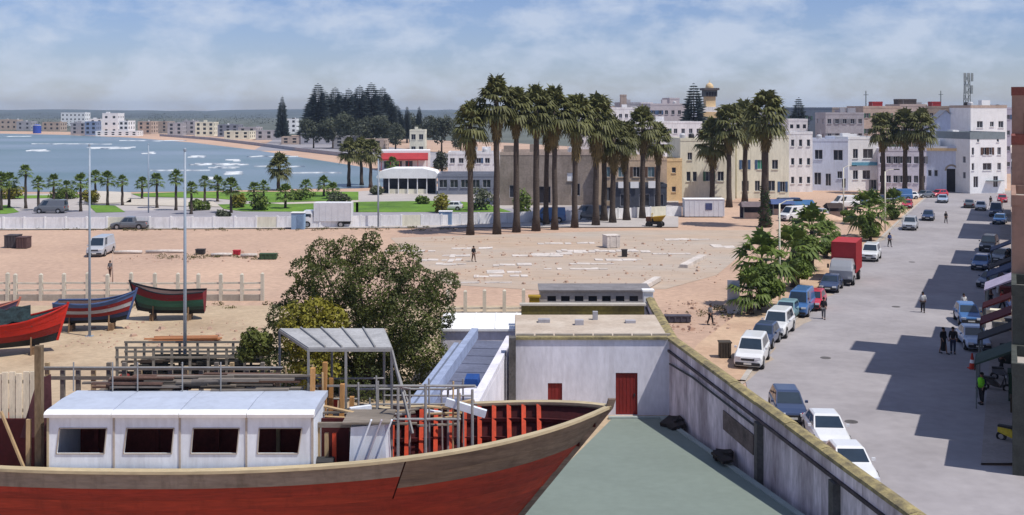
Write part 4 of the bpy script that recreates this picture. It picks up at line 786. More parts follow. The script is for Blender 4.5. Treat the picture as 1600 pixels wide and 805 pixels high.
# things lying about the sandy lot
def crate(name, label, px, yb, w, h, d, mat, cat, rz=0, slats=4):
    p = P(px, yb); t = thing(name, label, cat, (p.x, p.y, 0), rz)
    obj('body', MB().b6(-w/2, w/2, 0, d, .08, h), mat, t); obj('lid', MB().b6(-w/2-.05, w/2+.05, -.05, d+.05, h, h+.08), mat, t)
    for k in range(slats): x = -w/2+w*(k+.5)/slats; obj('batten', MB().b6(x-.06, x+.06, -.05, -.003, .08, h), mat, t)
    for sx in (-1, 1): obj('skid', MB().b6(sx*w*.35-.08, sx*w*.35+.08, 0, d, 0, .08), mat, t)
    return t
crate('waste_skip', 'dark grey waste skip at the left edge of the sandy lot', 16, 388, 1.5, 1.5, 1.6, M('skip_dark', S(96, 88, 92), var=.2), 'skip')
crate('waste_skip', 'dark reddish waste skip beside the grey one on the sand', 33, 389, 1.3, 1.35, 1.4, M('skip_red', S(110, 84, 82), var=.2), 'skip')
crate('concrete_block', 'square pale concrete block standing alone in the cleared lot', 959, 388, 1.7, 1.5, 1.6, MATS['slab_concrete'], 'block', .3, 2)
crate('crate', 'small bright red crate lying on the sand', 369, 399, .75, .5, .6, M('crate_red', S(214, 52, 70)), 'crate')
crate('crate', 'long dark green crate on the sand near the big tree', 418, 406, 1.9, .6, .8, M('crate_green', S(76, 100, 70)), 'crate')
crate('crate', 'dark crate on the sand behind the second pole', 312, 398, 1.0, .55, .7, M('crate_dark', S(70, 66, 66)), 'crate')
crate('crate', 'small dark box on the pale slabs of the lot', 976, 402, .6, .8, .5, MATS['crate_dark'], 'box')
for i, (x0, x1, y) in enumerate(((178, 222, 397), (228, 290, 396), (330, 362, 401), (376, 402, 402))):
    a, b = P(x0, y), P(x1, y-.6); mb = MB().tube([a+Vector((0, 0, .2)), a.lerp(b, .5)+Vector((0, 0, .24)), b+Vector((0, 0, .2))], .19, 8)
    tag(obj('concrete_pipe', mb, MATS['slab_concrete'], smooth=True), 'pale pipe lying on the sand before the esplanade wall, %s from the left' % ORD[i], 'pipe', 'pale pipes on the sand')
# ---- concrete fence of the shipyard
M_post = M('fence_concrete', S(236, 228, 210), var=.1, scale=.9, rough=1)
def fence(label, pxs, yb, yt, rails):
    D = Dof(yb); t = thing('concrete_fence', label, 'fence', (0, D, 0)); H = Zof(yt, D)
    xs = [Xof(p, D) for p in pxs]
    for i, x in enumerate(xs):
        h = H*random.uniform(.95, 1.03); obj('post', MB().loft([[(x-.15, -.15, 0), (x+.15, -.15, 0), (x+.15, .15, 0), (x-.15, .15, 0)], [(x-.14, -.14, h-.12), (x+.14, -.14, h-.12), (x+.14, .14, h-.12), (x-.14, .14, h-.12)], [(x-.03, -.03, h), (x+.03, -.03, h), (x+.03, .03, h), (x-.03, .03, h)]]), M_post, t)
    for a, b in zip(xs[:-1], xs[1:]):
        for z in rails: obj('rail', MB().bar((a+.15, 0, z*H+random.uniform(-.04, .04)), (b-.15, 0, z*H+random.uniform(-.04, .04)), .1, .16), M_post, t)
        obj('plinth', MB().b6(a+.16, b-.16, -.09, .09, 0, .55), M('fence_plinth', S(196, 186, 172), var=.12, scale=.6, rough=1), t)
fence('pale concrete post fence behind the small boats', [-22, 12, 24, 64, 100, 137, 168, 205, 242, 278, 310, 345, 378, 410], 470, 426, (.62, .38))
fence('pale concrete post fence right of the big tree', [700, 727, 757, 788, 818], 498, 452, (.35, .2))
# ---- slim poles
M_pole = M('pole_paint', grime=.2, col=S(176, 190, 206), var=.08, rough=.5)
def pole(label, px, yb, yt, r, head=0, mat=None, cat='pole', name='pole'):
    D = Dof(yb); H = Zof(yt, D); t = thing(name, label, cat, (Xof(px, D), D, 0)); mat = mat or M_pole
    obj('shaft', MB().tube([(0, 0, 0), (0, 0, H*.5), (0, 0, H)], [r, r*.85, r*.6], 8), mat, t, smooth=True); obj('base_plate', MB().b6(-.25, .25, -.25, .25, 0, .06), mat, t)
    if head:
        obj('arm', MB().tube([(0, 0, H-.1), (head*.6, 0, H+.25), (head*1.3, 0, H+.3)], .05, 6), mat, t); obj('lamp_head', MB().box((head*1.6, 0, H+.28), (.75, .28, .14)), M_trim, t)
    else: obj('cap', MB().lathe((0, 0, H), [(r*.8, 0), (r*.8, .12), (.02, .2)], 8), mat, t)
    return t
pole('tall slim pale pole standing among the small boats', 140, 526, 228, .11)
pole('tall slim grey pole in front of the timber rack', 289, 596, 236, .12)
pole('slim pale lamp pole far on the esplanade lawn', 232, 334, 226, .12)
pole('grey lamp pole on the esplanade right of the box truck', 591, 356, 250, .14)
pole('street lamp pole among the bushy trees on the verge', 1218, 474, 318, .11, 1, m_cream, 'street lamp', 'street_lamp')
pole('street lamp pole beside the tree halfway up the street', 1383, 362, 268, .12, 1, m_cream, 'street lamp', 'street_lamp')
pole('far street lamp pole at the market side', 1318, 348, 262, .12, 1, m_cream, 'street lamp', 'street_lamp')
pole('thin pole leaning over the sand by the fence', 176, 442, 396, .06, 0, m_tan)
# ------------------------------------------------------------------ hull builder shared by all boats
def hull_fn(Lh, B, sheer, keel, rake, fine=.62, pmid=.42, pbow=1.0, stern=.8):
    """t: 0 stern .. 1 bow, v: 0 keel .. 1 rail -> local point on the +y side"""
    def b(t):
        if t < .35: k = stern+(1-stern)*math.sin(t/.35*math.pi/2)
        else: u = (t-.35)/.65; k = (1-u**(1/fine*1.45))**.85 if u < 1 else 0
        return B/2*k
    def f(t, v, side):
        u = max(0, (t-.35)/.65); p = pmid+(pbow-pmid)*u**1.5; zs, zk = sheer(t), keel(t)
        z = zk+(zs-zk)*v; x = -Lh/2+Lh*t+rake*(u**2)*(v-1); y = side*b(t)*(v**p)
        return Vector((x, y, z))
    return f
def strake(f, t0, t1, v0, v1, side, n=20, out=.018, thick=.05):
    mb = MB(); rows = []
    for i in range(n+1):
        t = t0+(t1-t0)*i/n; a, b = f(t, v0, side), f(t, v1, side); o = Vector((0, side, 0))
        rows.append([a+o*out, b+o*.004, b-o*thick, a-o*thick])
    mb.loft(rows); return mb
def small_boat(label, loc, rz, L, B, H, cols, railmat, inmat, grp, tarp=None, z0=.55):
    t = thing('fishing_boat', label, 'boat', (loc[0], loc[1], 0), rz, grp)
    sheer = lambda u: z0+H*(1+.1*(1-u)**2+.62*max(0, u-.35)**2*2.2); keel = lambda u: z0+.28*max(0, u-.55)**2*3
    f = hull_fn(L, B, sheer, keel, .7, .7, .45, .85, .72); n = len(cols)
    for side in (-1, 1):
        for k, c in enumerate(cols): obj('strake', strake(f, 0, 1, .04+.96*k/n, .04+.96*(k+1)/n-.004, side), c, t)
        obj('rail', MB().loft([[f(u/16, 1, side)+Vector((0, dy*side, dz)) for (dy, dz) in ((-.1, -.01), (.07, -.01), (.07, .07), (-.1, .07))] for u in range(17)]), railmat, t)
    inn = MB(); rows = []
    for i in range(17): rows.append([f(i/16, v, s)+Vector((0, -s*.06 if v > .3 else 0, 0)) for (v, s) in ((.98, -1), (.6, -1), (.3, -1), (.3, 1), (.6, 1), (.98, 1))])
    obj('inner_lining', inn.loft(rows, closed=False), inmat, t)
    tr = MB().poly([f(0, v, -1) for v in (1, .8, .6, .4, .2, .04)]+[f(0, v, 1) for v in (.04, .2, .4, .6, .8, 1)]); obj('transom', tr, cols[-1], t)
    for u in (.22, .45, .68): a = f(u, .78, -1); b = f(u, .78, 1); obj('thwart', MB().bar(a, b, .3, .05), inmat, t)
    s0, s1 = f(1, .04, 1), f(1, 1, 1); obj('stem_post', MB().bar(s0+Vector((.02, 0, 0)), s1+Vector((.06, 0, .22)), .12, .16), railmat, t)
    obj('keel', MB().bar(f(0, .04, 1)*1+Vector((0, 0, -.03)), f(.8, .04, 1)+Vector((0, 0, -.03)), .12, .14), M_trim, t)
    for u in (.2, .7):
        for s in (-1, 1): p = f(u, .35, s); obj('prop', MB().bar((p.x, p.y*1.25, 0), (p.x, p.y*.95, p.z), .1, .1), M('prop_wood', S(150, 120, 90)), t)
        obj('chock', MB().b6(-L/2+L*u-.15, -L/2+L*u+.15, -.5, .5, 0, keel(u)-.03), MATS['prop_wood'], t)
    if tarp:
        rows = []
        for i in range(9):
            u = .08+.6*i/8; rows.append([f(u, 1, s)*1+Vector((0, -s*.02, .06+bz+.12*math.sin(i*1.9+s))) for (s, bz) in ((-1, .0), (-.55, .35), (0, .5), (.55, .35), (1, 0))])
        mb = MB(); rows2 = []
        for i, r in enumerate(rows):
            u = .08+.6*i/8; y1 = f(u, 1, 1).y
            rows2.append([Vector((r[0].x, y1*k, sheer(u)+.09+h+.28*mnoise.noise(Vector((i*.9, k*2, 3))))) for (k, h) in ((-1.02, 0), (-.5, .6), (0, .85), (.5, .55), (1.02, 0))])
        obj('net_cover', mb.loft(rows2, closed=False), tarp, t)
    return t
pb = lambda n, r, g, b: M('boat_'+n, S(r, g, b), var=.16, scale=1.2, rough=.65, stretch=(.4, 1, 2), bump=.15)
small_boat('striped wooden boat, dark blue, red and white, on props beside the first pole', P(150, 516)[:2], rad(7), 6.0, 2.3, 1.55, [pb('tar', 34, 40, 46), pb('navy', 50, 62, 100), pb('red', 150, 40, 40), pb('white', 196, 196, 200), pb('redtop', 146, 38, 44), pb('blue', 90, 116, 168)], pb('blue', 90, 116, 168), pb('inner', 120, 96, 90), 'small wooden boats on the yard')
small_boat('green wooden boat with dark red upper strakes by the fence', P(262, 500)[:2], rad(185), 5.9, 2.3, 1.6, [pb('tar', 34, 40, 46), pb('greenlow', 52, 84, 76), pb('green', 56, 116, 96), pb('green', 56, 116, 96), pb('maroon', 140, 26, 44), pb('maroon', 140, 26, 44)], pb('tar', 34, 40, 46), pb('inner', 120, 96, 90), 'small wooden boats on the yard')
small_boat('bright red wooden boat with dark teal net cover at the left edge', P(15, 556)[:2], rad(24), 7.4, 2.7, 1.7, [pb('tar', 34, 40, 46), pb('redlow', 150, 34, 30), pb('brightred', 226, 48, 34), pb('brightred', 226, 48, 34)], pb('brightred', 226, 48, 34), pb('tealin', 60, 90, 96), 'small wooden boats on the yard', tarp=M('net_teal', S(48, 66, 70), var=.45, scale=2.2, rough=1, col2=S(22, 28, 32), bump=.8))
small_boat('pale salmon boat seen behind the bright red boat at the left edge', P(-28, 520)[:2], rad(10), 5.4, 2.0, 1.2, [pb('tar', 34, 40, 46), pb('salmon', 226, 140, 120), pb('salmon', 226, 140, 120), pb('violet', 110, 96, 130)], pb('salmon', 226, 140, 120), pb('inner', 120, 96, 90), 'small wooden boats on the yard')
# orange tarpaulin heap and a plank pile
p = P(290, 534); t = thing('plank_pile', 'orange-brown plank pile lying on the yard sand', 'planks', (p.x, p.y, 0), rad(6))
for k in range(9): obj('plank', MB().box((random.uniform(-.3, .3), (k % 3-1)*.32, .08+.12*(k//3)), (random.uniform(4.2, 5.4), .26, .08), rz=random.uniform(-.04, .04)), M('fresh_plank', S(206, 140, 96), var=.18, scale=1, stretch=(.3, 3, 3)), t)
# timber rack
D = Dof(604); t = thing('timber_rack', 'long dark timber rack with grey rails in front of the big tree', 'rack', (Xof(297, D), D, 0)); W = 228*D/FPX; H = Zof(543, D); mg = M('rack_rail', S(150, 146, 138), var=.15); md = M('stored_timber', S(58, 58, 56), var=.35, scale=1.4, rough=1, stretch=(.4, 3, 3))
for k in range(9):
    for y in (0, 1.6): obj('post', MB().box((-W/2+W*k/8, y, H/2), (.14, .14, H)), mg, t)
for z in (.45, 1.1, 1.75, H-.06):
    for y in (0, 1.6): obj('rail', MB().b6(-W/2-.1, W/2+.1, y-.11, y-.075, z, z+.13), mg, t)
for j, z in enumerate((.12, .62, 1.27)):
    for k in range(34): x = random.uniform(-W*.38, W*.38); obj('timber', MB().box((x, .18+1.25*random.random(), z+.07+.11*(k % 4)), (random.uniform(1.4, 3.2), .24, .11), rz=random.uniform(-.03, .03)), md if k % 5 else M('timber_grey', S(120, 110, 100), var=.2), t)
tag(obj('paint_drum', MB().lathe((Xof(200, D), D-.6, 0), [(.3, 0), (.3, .3), (.315, .32), (.3, .34), (.3, .85), (.27, .88)], 14), M('drum_red', S(150, 50, 46), var=.15)), 'small dark red drum at the left end of the timber rack', 'drum')
# ------------------------------------------------------------------ yard buildings
M_wall = M('stained_limewash', grime=.26, col=S(226, 224, 234, 1.0), var=.09, scale=.45, rough=.95, stretch=(1, 1, .4), bump=.25, col2=S(200, 198, 208, 1.0))
M_lich = M('ochre_lichen', S(190, 174, 122), var=.24, scale=1.8, rough=1, col2=S(112, 104, 88), bump=.4)
M_rust = M('red_door_paint', S(150, 44, 40), var=.12, scale=1.5, rough=.7, stretch=(1, 1, .3))
Df = 60.5; Zt = 4.26; x0, x1 = Xof(805, Df), 8.95
t = thing('yard_store', 'whitewashed yard store with two red doors and flat beige roof', 'building', (0, Df, 0)); W = x1-x0
d1 = (Xof(856, Df)-x0, .0, .80, 1.78); d2 = (Xof(962, Df)-x0, .0, 1.22, 2.35)
mb = MB(); facade(mb, (x0, 0, 0), (1, 0, 0), W, Zt, [(d1[0], .03, d1[2], d1[3]), (d2[0], .03, d2[2], d2[3])], .25); facade(mb, (x0, 7.2, 0), (0, -1, 0), 7.2, Zt, []); facade(mb, (x1, 0, 0), (0, 1, 0), 7.2, Zt, []); facade(mb, (x1, 7.2, 0), (-1, 0, 0), W, Zt, []); obj('wall', mb, M_wall, t)
for (xx, zz, w, h) in (d1, d2):
    d = obj('door', MB().b6(0, w, .1, .16, .04, h), M_rust, t, (x0+xx, 0, 0))
    for k in range(max(3, int(w/.2))): n = max(3, int(w/.2)); obj('door_plank', MB().b6(w*k/n+.012, w*(k+1)/n-.012, .075, .098, .06, h-.04), M_rust, d)
    obj('handle', MB().b6(w*.82, w*.88, .03, .075, h*.45, h*.52), M_trim, d)
obj('roof', MB().b6(x0+.02, x1-.02, .3, 7.1, Zt-.12, Zt+.02), M('beige_roof', S(222, 208, 192), var=.1, scale=.5, rough=1, col2=S(196, 178, 160)), t)
obj('coping', MB().b6(x0-.06, x1-.3, -.1, .34, Zt-.02, Zt+.12), M_lich, t)
for k in range(8): obj('roof_kerb', MB().b6(x0+W*k/8+.05, x0+W*(k+1)/8-.05, .5+.1*(k % 2), .8, Zt+.02, Zt+.16), M('roof_kerb_grey', S(178, 168, 156), var=.12), t)
obj('back_parapet', MB().b6(x0+.4, x1-.7, 7.25, 7.6, 0, Zt+.56), M('mossy_render', S(128, 116, 62), var=.22, scale=.6, rough=1, col2=S(92, 84, 56)), t)
obj('parapet_cap', MB().b6(x0+.3, x1-.6, 7.15, 7.75, Zt+.56, Zt+.66), M('pale_cap', S(214, 206, 194), var=.1), t)
for (px, py, w, d_, h) in ((905, 508, .5, .4, .3), (930, 500, .3, .3, .5), (850, 504, .7, .5, .2), (985, 505, .6, .4, .16)): q = P(px, py, Zt); obj('roof_vent', MB().b6(q.x-w/2, q.x+w/2, q.y-Df-d_/2, q.y-Df+d_/2, Zt+.02, Zt+.02+h), m_grey, t)
# long grey hulk behind
D = 75.5; t = thing('long_shed', 'long low grey shed with dark window openings behind the yard store', 'shed', (Xof(930, D), D, 0)); W = 172*D/FPX; H = Zof(455, D)
mb = MB(); ops = [(.5+k*.95, H-.72, .6, .38) for k in range(int(W/.95)-1)]; facade(mb, (-W/2, 0, 0), (1, 0, 0), W, H, ops, .2); facade(mb, (W/2, 0, 0), (0, 1, 0), 2.6, H, []); facade(mb, (-W/2, 2.6, 0), (0, -1, 0), 2.6, H, []); obj('wall', mb, M('shed_grey', S(196, 192, 190), var=.12, scale=.7), t)
for q in ops: obj('window', win_mesh(.6, .38, 0)[0], M_glass, t, (-W/2+q[0]+.3, .16, q[1]))
obj('roof', MB().b6(-W/2-.1, W/2+.1, -.15, 2.75, H, H+.1), M('shed_roof', S(150, 146, 148), var=.15, scale=.8), t)
t = thing('gas_bottle_crate', 'yellow crate left of the long grey shed', 'crate', (Xof(835, 74.8), 74.8, 0)); obj('body', MB().b6(-.35, .35, 0, .6, 0, 4.1), my, t); obj('lid', MB().b6(-.42, .42, -.07, .67, 4.1, 4.2), my, t)
t['category'] = 'cabinet'; t.name = 'pump_cabinet'; t['label'] = 'narrow yellow cabinet left of the long grey shed'
p = Vector((9.25, 74, 0)); t = thing('gate_pillar', 'tall white square pillar at the far end of the boundary wall', 'pillar', p); Hp = Zof(455, 74)
obj('shaft', MB().b6(-.32, .32, -.32, .32, 0, Hp), white, t); obj('cap', MB().b6(-.4, .4, -.4, .4, Hp, Hp+.12), white, t)
# white flat roof left of the store, grey roofed shed with upstand
Dw = 67; t = thing('white_shed', 'white flat-roofed shed beside the big tree', 'shed', (Xof(757, Dw), Dw, 0)); W = 136*Dw/FPX; z = 3.4
obj('wall', MB().b6(-W/2, W/2, 0, 5.0, 0, z), M_wall, t); obj('roof', MB().b6(-W/2-.15, W/2+.15, -.15, 5.2, z, z+.14), white, t)
for k in range(4): obj('roof_seam', MB().b6(-W/2+W*(k+.5)/4-.04, -W/2+W*(k+.5)/4+.04, -.1, 5.1, z+.14, z+.18), white, t)
t = thing('long_roof_shed', 'long narrow shed with blue-grey roof, white edge wall and blue skylight', 'shed', (-3.0, 48.0, 0), rad(-6.4)); W = 2.5; Ls = 16.6; z = 3.3
obj('wall', MB().b6(-W/2, W/2, 0, Ls, 0, z-.05), M_wall, t); obj('roof', MB().b6(-W/2+.02, W/2-.02, .02, Ls-.02, z-.05, z+.02), M('blue_grey_roof', S(120, 126, 150), var=.14, scale=.6, rough=.9), t)
obj('edge_wall', MB().b6(W/2-.42, W/2+.02, -.03, Ls+.02, z+.02, z+.34), M_wall, t)
obj('upstand', MB().b6(-W/2-.1, -W/2+.3, .2, Ls+.6, z+.02, z+.62), M('upstand_blue', S(176, 190, 222), var=.12), t); obj('gutter', MB().b6(-W/2-.42, -W/2-.12, .2, Ls-3, z-.3, z+.1), M_trim, t); obj('upstand', MB().b6(-W/2-.72, -W/2-.45, .2, Ls-2, z-.5, z+.3), MATS['upstand_blue'], t)
sk = obj('skylight', MB().loft([[(.0, 5.6, z+.02), (.72, 5.6, z+.02), (.72, 6.4, z+.02), (.0, 6.4, z+.02)], [(.04, 5.64, z+.45), (.68, 5.64, z+.45), (.68, 6.36, z+.55), (.04, 6.36, z+.55)]]), M('skylight_blue', S(36, 84, 160)), t)
obj('skylight_frame', MB().b6(-.02, .74, 5.56, 5.6, z+.02, z+.1), white, sk); obj('front_band', MB().b6(-W/2+.4, W/2-.5, 3.6, 5.3, z+.02, z+.09), M_wall, t)
for k in range(5): obj('roof_sheet_seam', MB().b6(-W/2+.35, W/2-.45, 6.8+k*1.9, 6.85+k*1.9, z+.02, z+.05), MATS['blue_grey_roof'], t)
# dark box standing in for the shaded gap beside the store
tag(obj('shaded_gap_box', MB().b6(Xof(795, 60), Xof(806, 60), 59.6, 60.3, 0, 4.5), M('dark_render', S(110, 106, 104), var=.25, scale=.8)), 'dark box for the shaded gap at the left corner of the yard store', 'pier')
# ---- boundary wall with lichen coping
WP = [(13.4, 28.0), (12.5, 34.2), (8.72, 60.5), (8.95, 70.3), (9.1, 73.6)]
t = thing('boundary_wall', 'long stained boundary wall with yellow lichen coping beside the street', 'wall')
m_bw = M('stained_wall', grime=.34, col=S(228, 217, 224, .98), var=.2, scale=.7, rough=1, stretch=(1, 1, .3), col2=S(148, 134, 140, .9), bump=.3)
def rib(x, y, tx): return Vector((x, y, 0)), Vector((x+tx, y+tx*.14, 0))
for i, ((xa, ya), (xb, yb_)) in enumerate(zip(WP[:-1], WP[1:])):
    a = Vector((xa, ya, 0)); b = Vector((xb, yb_, 0)); n = max(1, round((b-a).length/3.2)); nx = Vector((.25, .03, 0))
    for k in range(n):
        p0, p1 = a.lerp(b, k/n), a.lerp(b, (k+1)/n)
        obj('wall_bay', MB().bar(p0+nx+Vector((0, 0, 2.08)), p1+nx+Vector((0, 0, 2.08)), .46, 4.16), m_bw, t)
        dz = random.uniform(-.02, .02); d = (p1-p0).normalized()*.015
        obj('coping_stone', MB().loft([[p+Vector((0, 0, 4.17+dz))+Vector((x, 0, z)) for (x, z) in ((-.06, 0), (.56, 0), (.52, .12), (.25, .2), (-.02, .12))] for p in (p0+d, p1-d)]), M_lich, t)
    obj('string_course', MB().bar(a+Vector((-.03, 0, 3.62)), b+Vector((-.03, 0, 3.62)), .1, .12), M('dark_course', S(96, 84, 88), var=.3), t)  # dark strip running along the wall below the coping
q = lambda D: 12.5-.1437*(D-34.2)
for D in (46.8, 39.4): obj('buttress', MB().b6(q(D)-.22, q(D)+.1, D-.28, D+.28, 0, 3.55), M('dark_render', (.1, .1, .1)), t)
obj('pipe', MB().tube([(q(47)-.1, 47, 3.3), (q(56)-.1, 56, 3.25), (q(60)-.1, 60, 3.0)], .05, 6), M_trim, t)
obj('patch', MB().bar((q(47.6)-.015, 47.6, 2.35), (q(51.5)-.015, 51.5, 2.35), .04, .9), M('bare_stone', S(132, 116, 112), var=.3, scale=1.6), t)
# rubbish at the wall foot
for i, (px, py, lab) in enumerate(((1082, 650, 'dark scrap heap at the foot of the boundary wall'), (1155, 700, 'small dark scrap piece lower down the boundary wall'))):
    D = 57.5-i*8; mb = MB()
    for k in range(7): mb.box((q(D)-.5+random.uniform(-.4, .3), D+random.uniform(-.7, .7), .35+.2*random.random()+i*.75), (random.uniform(.3, .9), random.uniform(.3, .9), random.uniform(.1, .4)), rz=random.uniform(0, 3), rx=random.uniform(-.4, .4))
    tag(obj('scrap_heap', mb, M('scrap_dark', S(62, 52, 50), var=.4, scale=2)), lab, 'scrap')
# ---- sage green slipway ramp
def rz_(D): return .06+max(0, (60-D))*.0845
mb = MB(); rows = []
for D in (59.6, 55, 50, 45, 41, 36, 31): xl = 5.6-(60-D)*.2915; rows.append([(xl, D, 0), (xl, D, rz_(D)), (q(D)-.75, D, rz_(D)), (q(D)-.75, D, 0)])
mb.loft(rows, closed=False); mb.quad(*[rows[0][k] for k in (3, 2, 1, 0)])
o = struct('slipway', mb, M('sage_green_paint', S(140, 153, 144, .70), var=.045, scale=.3, rough=.85, fine=2.4))
kb = MB(); rows = []
for D in (59.7, 55, 50, 45, 41, 36, 31): rows.append([(q(D)-.74, D, 0), (q(D)-.74, D, rz_(D)+.06), (q(D)-.45, D, rz_(D)+.06), (q(D)-.45, D, 0)])
kb.loft(rows, closed=False); struct('slipway_kerb', kb, M('pale_green_kerb', S(176, 188, 184), var=.06))
kb = MB(); kb.b6(5.3, q(60)-.02, 59.62, 59.9, 0, .16); struct('slipway_kerb', kb, MATS['pale_green_kerb'])
# ------------------------------------------------------------------ right-hand row of the street
TH = -math.atan(SL); SD = Vector((math.sin(-TH), math.cos(TH), 0)); SR = Vector((math.cos(TH), math.sin(TH), 0))
def fx(D): return SL*D+.1
def row_house(label, D0, D1, H, mat, W=11, cols=3, rows=4, **kw):
    Ls = (D1-D0)/SD.y; c = Vector((fx(D0), D0, 0))+SR*(W/2)
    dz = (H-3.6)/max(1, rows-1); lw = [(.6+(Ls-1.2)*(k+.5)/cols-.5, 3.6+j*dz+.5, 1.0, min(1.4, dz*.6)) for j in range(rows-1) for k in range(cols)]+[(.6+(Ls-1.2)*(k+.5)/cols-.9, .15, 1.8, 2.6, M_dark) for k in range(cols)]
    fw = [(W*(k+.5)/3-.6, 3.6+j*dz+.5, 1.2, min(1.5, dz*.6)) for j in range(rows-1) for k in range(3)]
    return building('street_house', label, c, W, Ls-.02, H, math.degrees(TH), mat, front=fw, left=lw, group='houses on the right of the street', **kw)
row_house('low house at the near end of the right street row', 50.6, 54.6, 5.2, M('shaded_shopfront', S(84, 88, 82), var=.2), rows=2, cols=1)  # house colour set dark to stand for the shade on these fronts
row_house('two storey house second in the right street row', 54.65, 58.4, 8.2, MATS['shaded_shopfront'], rows=2, cols=1)
row_house('brown house with dark windows, third in the right street row', 58.45, 66.4, 12.4, M('brown_render', grime=.3, col=S(186, 150, 132), var=.1, scale=.4, rough=1), rows=4)
row_house('taller brown house with red roof band, fourth in the right row', 66.45, 72.2, 15.4, M('brown_render', (0, 0, 0)), rows=5, cols=2, bandmat=M('brick_band', S(150, 84, 72)))
row_house('tallest brown house of the right street row, red roof band', 72.25, 75.2, 18.5, M('brown_render', (0, 0, 0)), rows=5, cols=1, bandmat=MATS['brick_band'])
row_house('grey house stepping down after the tallest brown house', 75.3, 78.6, 13.4, m_grey, rows=4, cols=1)
row_house('lower grey annex before the side lane', 78.7, 82.8, 9.6, m_tan, rows=3, cols=1)
row_house('beige house after the side lane, first beyond the gap', 90.0, 106, 13.4, m_mauve, rows=4, cols=5)
row_house('tan house with blue shop front, second beyond the gap', 106.1, 116, 12.8, m_tan, rows=4)
row_house('grey house third beyond the gap on the right', 117.5, 129, 10.8, m_grey, rows=3)
row_house('long low house at the far end of the right row', 141, 160, 11.4, m_mauve, rows=3, cols=5)
row_house('last pale house of the right row', 164, 184, 11.0, m_cream, rows=3, cols=5)
# awnings over the shops
for i, (px, py, D, c, lab) in enumerate(((1592, 455, 84, S(196, 186, 214), 'pale lilac shop awning at the right edge of the street'), (1590, 500, 72, S(110, 30, 40), 'dark red shop awning below the lilac one'), (0, 0, 66.5, S(50, 48, 54), 'near black shop awning just below the dark red one'), (0, 0, 61, S(60, 84, 76), 'dark green shop awning nearest the camera'), (0, 0, 78, S(150, 60, 50), 'brick red shop awning next before the lilac one'), (0, 0, 92, S(70, 84, 120), 'blue shop awning first beyond the side lane'), (0, 0, 98, S(56, 50, 56), 'black shop awning second beyond the side lane'), (0, 0, 110, S(90, 100, 130), 'slate blue shop awning farthest up the street'))):
    t = thing('shop_awning', lab, 'awning', (fx(D), D, 0), TH); aw = (4.2, 3.0, 2.2, 2.8, 2.4, 3.4, 2.6, 3.0)[i]; zb = 2.7+.3*(1-i) if i < 2 else 2.6+.1*(i % 3)
    mb = MB().loft([[(-1.9, 0, zb-.1), (-1.9, 0, zb), (-.02, 0, zb+.9), (-.02, 0, zb+.75)], [(-1.9, aw, zb-.1), (-1.9, aw, zb), (-.02, aw, zb+.9), (-.02, aw, zb+.75)]])
    obj('canvas', mb, M('awning_%d' % i, c, var=.12, scale=1), t); obj('valance', MB().b6(-1.95, -1.91, 0, aw, zb-.4, zb-.02), MATS['awning_%d' % i], t)
    for y in (.1, aw-.1): obj('awning_pole', MB().tube([(-1.85, y, 0), (-1.85, y, zb)], .035, 6), MATS['galvanised'], t)
# ------------------------------------------------------------------ cars
g1 = 'cars parked along the left kerb'
def carpx(label, px, yb, kind, col, rz=None, group=g1, flip=False, sc=1.0):
    p = P(px, yb); r = TH if rz is None else rad(rz)
    f = Vector((math.sin(r), -math.cos(r), 0)); c = p-f*(SPEC[kind]['L']/2)      # yb is the foot of the end nearest the camera
    return car(label, c.x, c.y, r+(math.pi if flip else 0), kind, col, group, sc=sc)
carpx('white four-wheel-drive parked nearest of the kerb row above the wall', 1168, 580, 'suv', 'white', rz=-20)
carpx('dark blue car squeezed between the two white four-wheel-drives', 1186, 547, 'hatch', 'navy')
carpx('white four-wheel-drive second in the kerb row, behind the dark blue car', 1206, 531, 'suv', 'white')
carpx('pale teal car third in the kerb row, just behind the second white one', 1222, 506, 'hatch', 'teal')
carpx('bright blue van in the kerb row below the street trees', 1243, 498, 'van', 'blue', sc=.92)
carpx('small red car behind the bright blue van', 1266, 487, 'hatch', 'red')
carpx('dark blue car right in front of the red-topped truck', 1293, 459, 'sedan', 'navy')
carpx('white car parked beside the verge tree halfway up the street', 1357, 410, 'suv', 'white')
carpx('pale silver car further up the left kerb', 1420, 361, 'suv', 'silver')
carpx('dark blue car standing in the road beside the silver one', 1449, 346, 'hatch', 'navy', group=None)
carpx('red car far up the left kerb', 1416, 327, 'hatch', 'red')
carpx('pale blue car at the far end of the street before the civic hall', 1472, 318, 'sedan', 'paleblue', group=None)
carpx('dark car far at the right side of the road', 1514, 326, 'sedan', 'grey', group=None, flip=True)
carpx('small dark blue car parked close to the boundary wall, farthest of three', 1239, 668, 'hatch', 'navy', rz=-6, group='cars behind the boundary wall')
carpx('white car close to the boundary wall, middle of three', 1306, 712, 'sedan', 'white', rz=-4, group='cars behind the boundary wall')
carpx('white car partly hidden by the wall coping, nearest of three', 1348, 772, 'sedan', 'white', rz=-2, group='cars behind the boundary wall')
p = P(1314, 447); box_truck('truck with red box and grey cab parked under the street trees', (p.x+SD.x*3.2, p.y+SD.y*3.2, .035), TH, PAINT['silver'], M('truck_box_red', S(196, 60, 66), var=.08), 6.6, 4.0, 2.3, boxz=1.0)
g2 = 'cars on the shaded right side'
carpx('pale blue car facing us in the shade of the right-hand houses', 1531, 552, 'sedan', 'paleblue', rz=-12, group=g2)
carpx('blue car behind the pale blue one in the shade', 1518, 512, 'hatch', 'blue', rz=-14, group=g2)
carpx('dark blue car in the shade by the side lane', 1538, 452, 'sedan', 'navy', rz=-40, group=g2)
carpx('blue car parked in the second block of shade', 1530, 424, 'hatch', 'blue', rz=-30, group=g2)
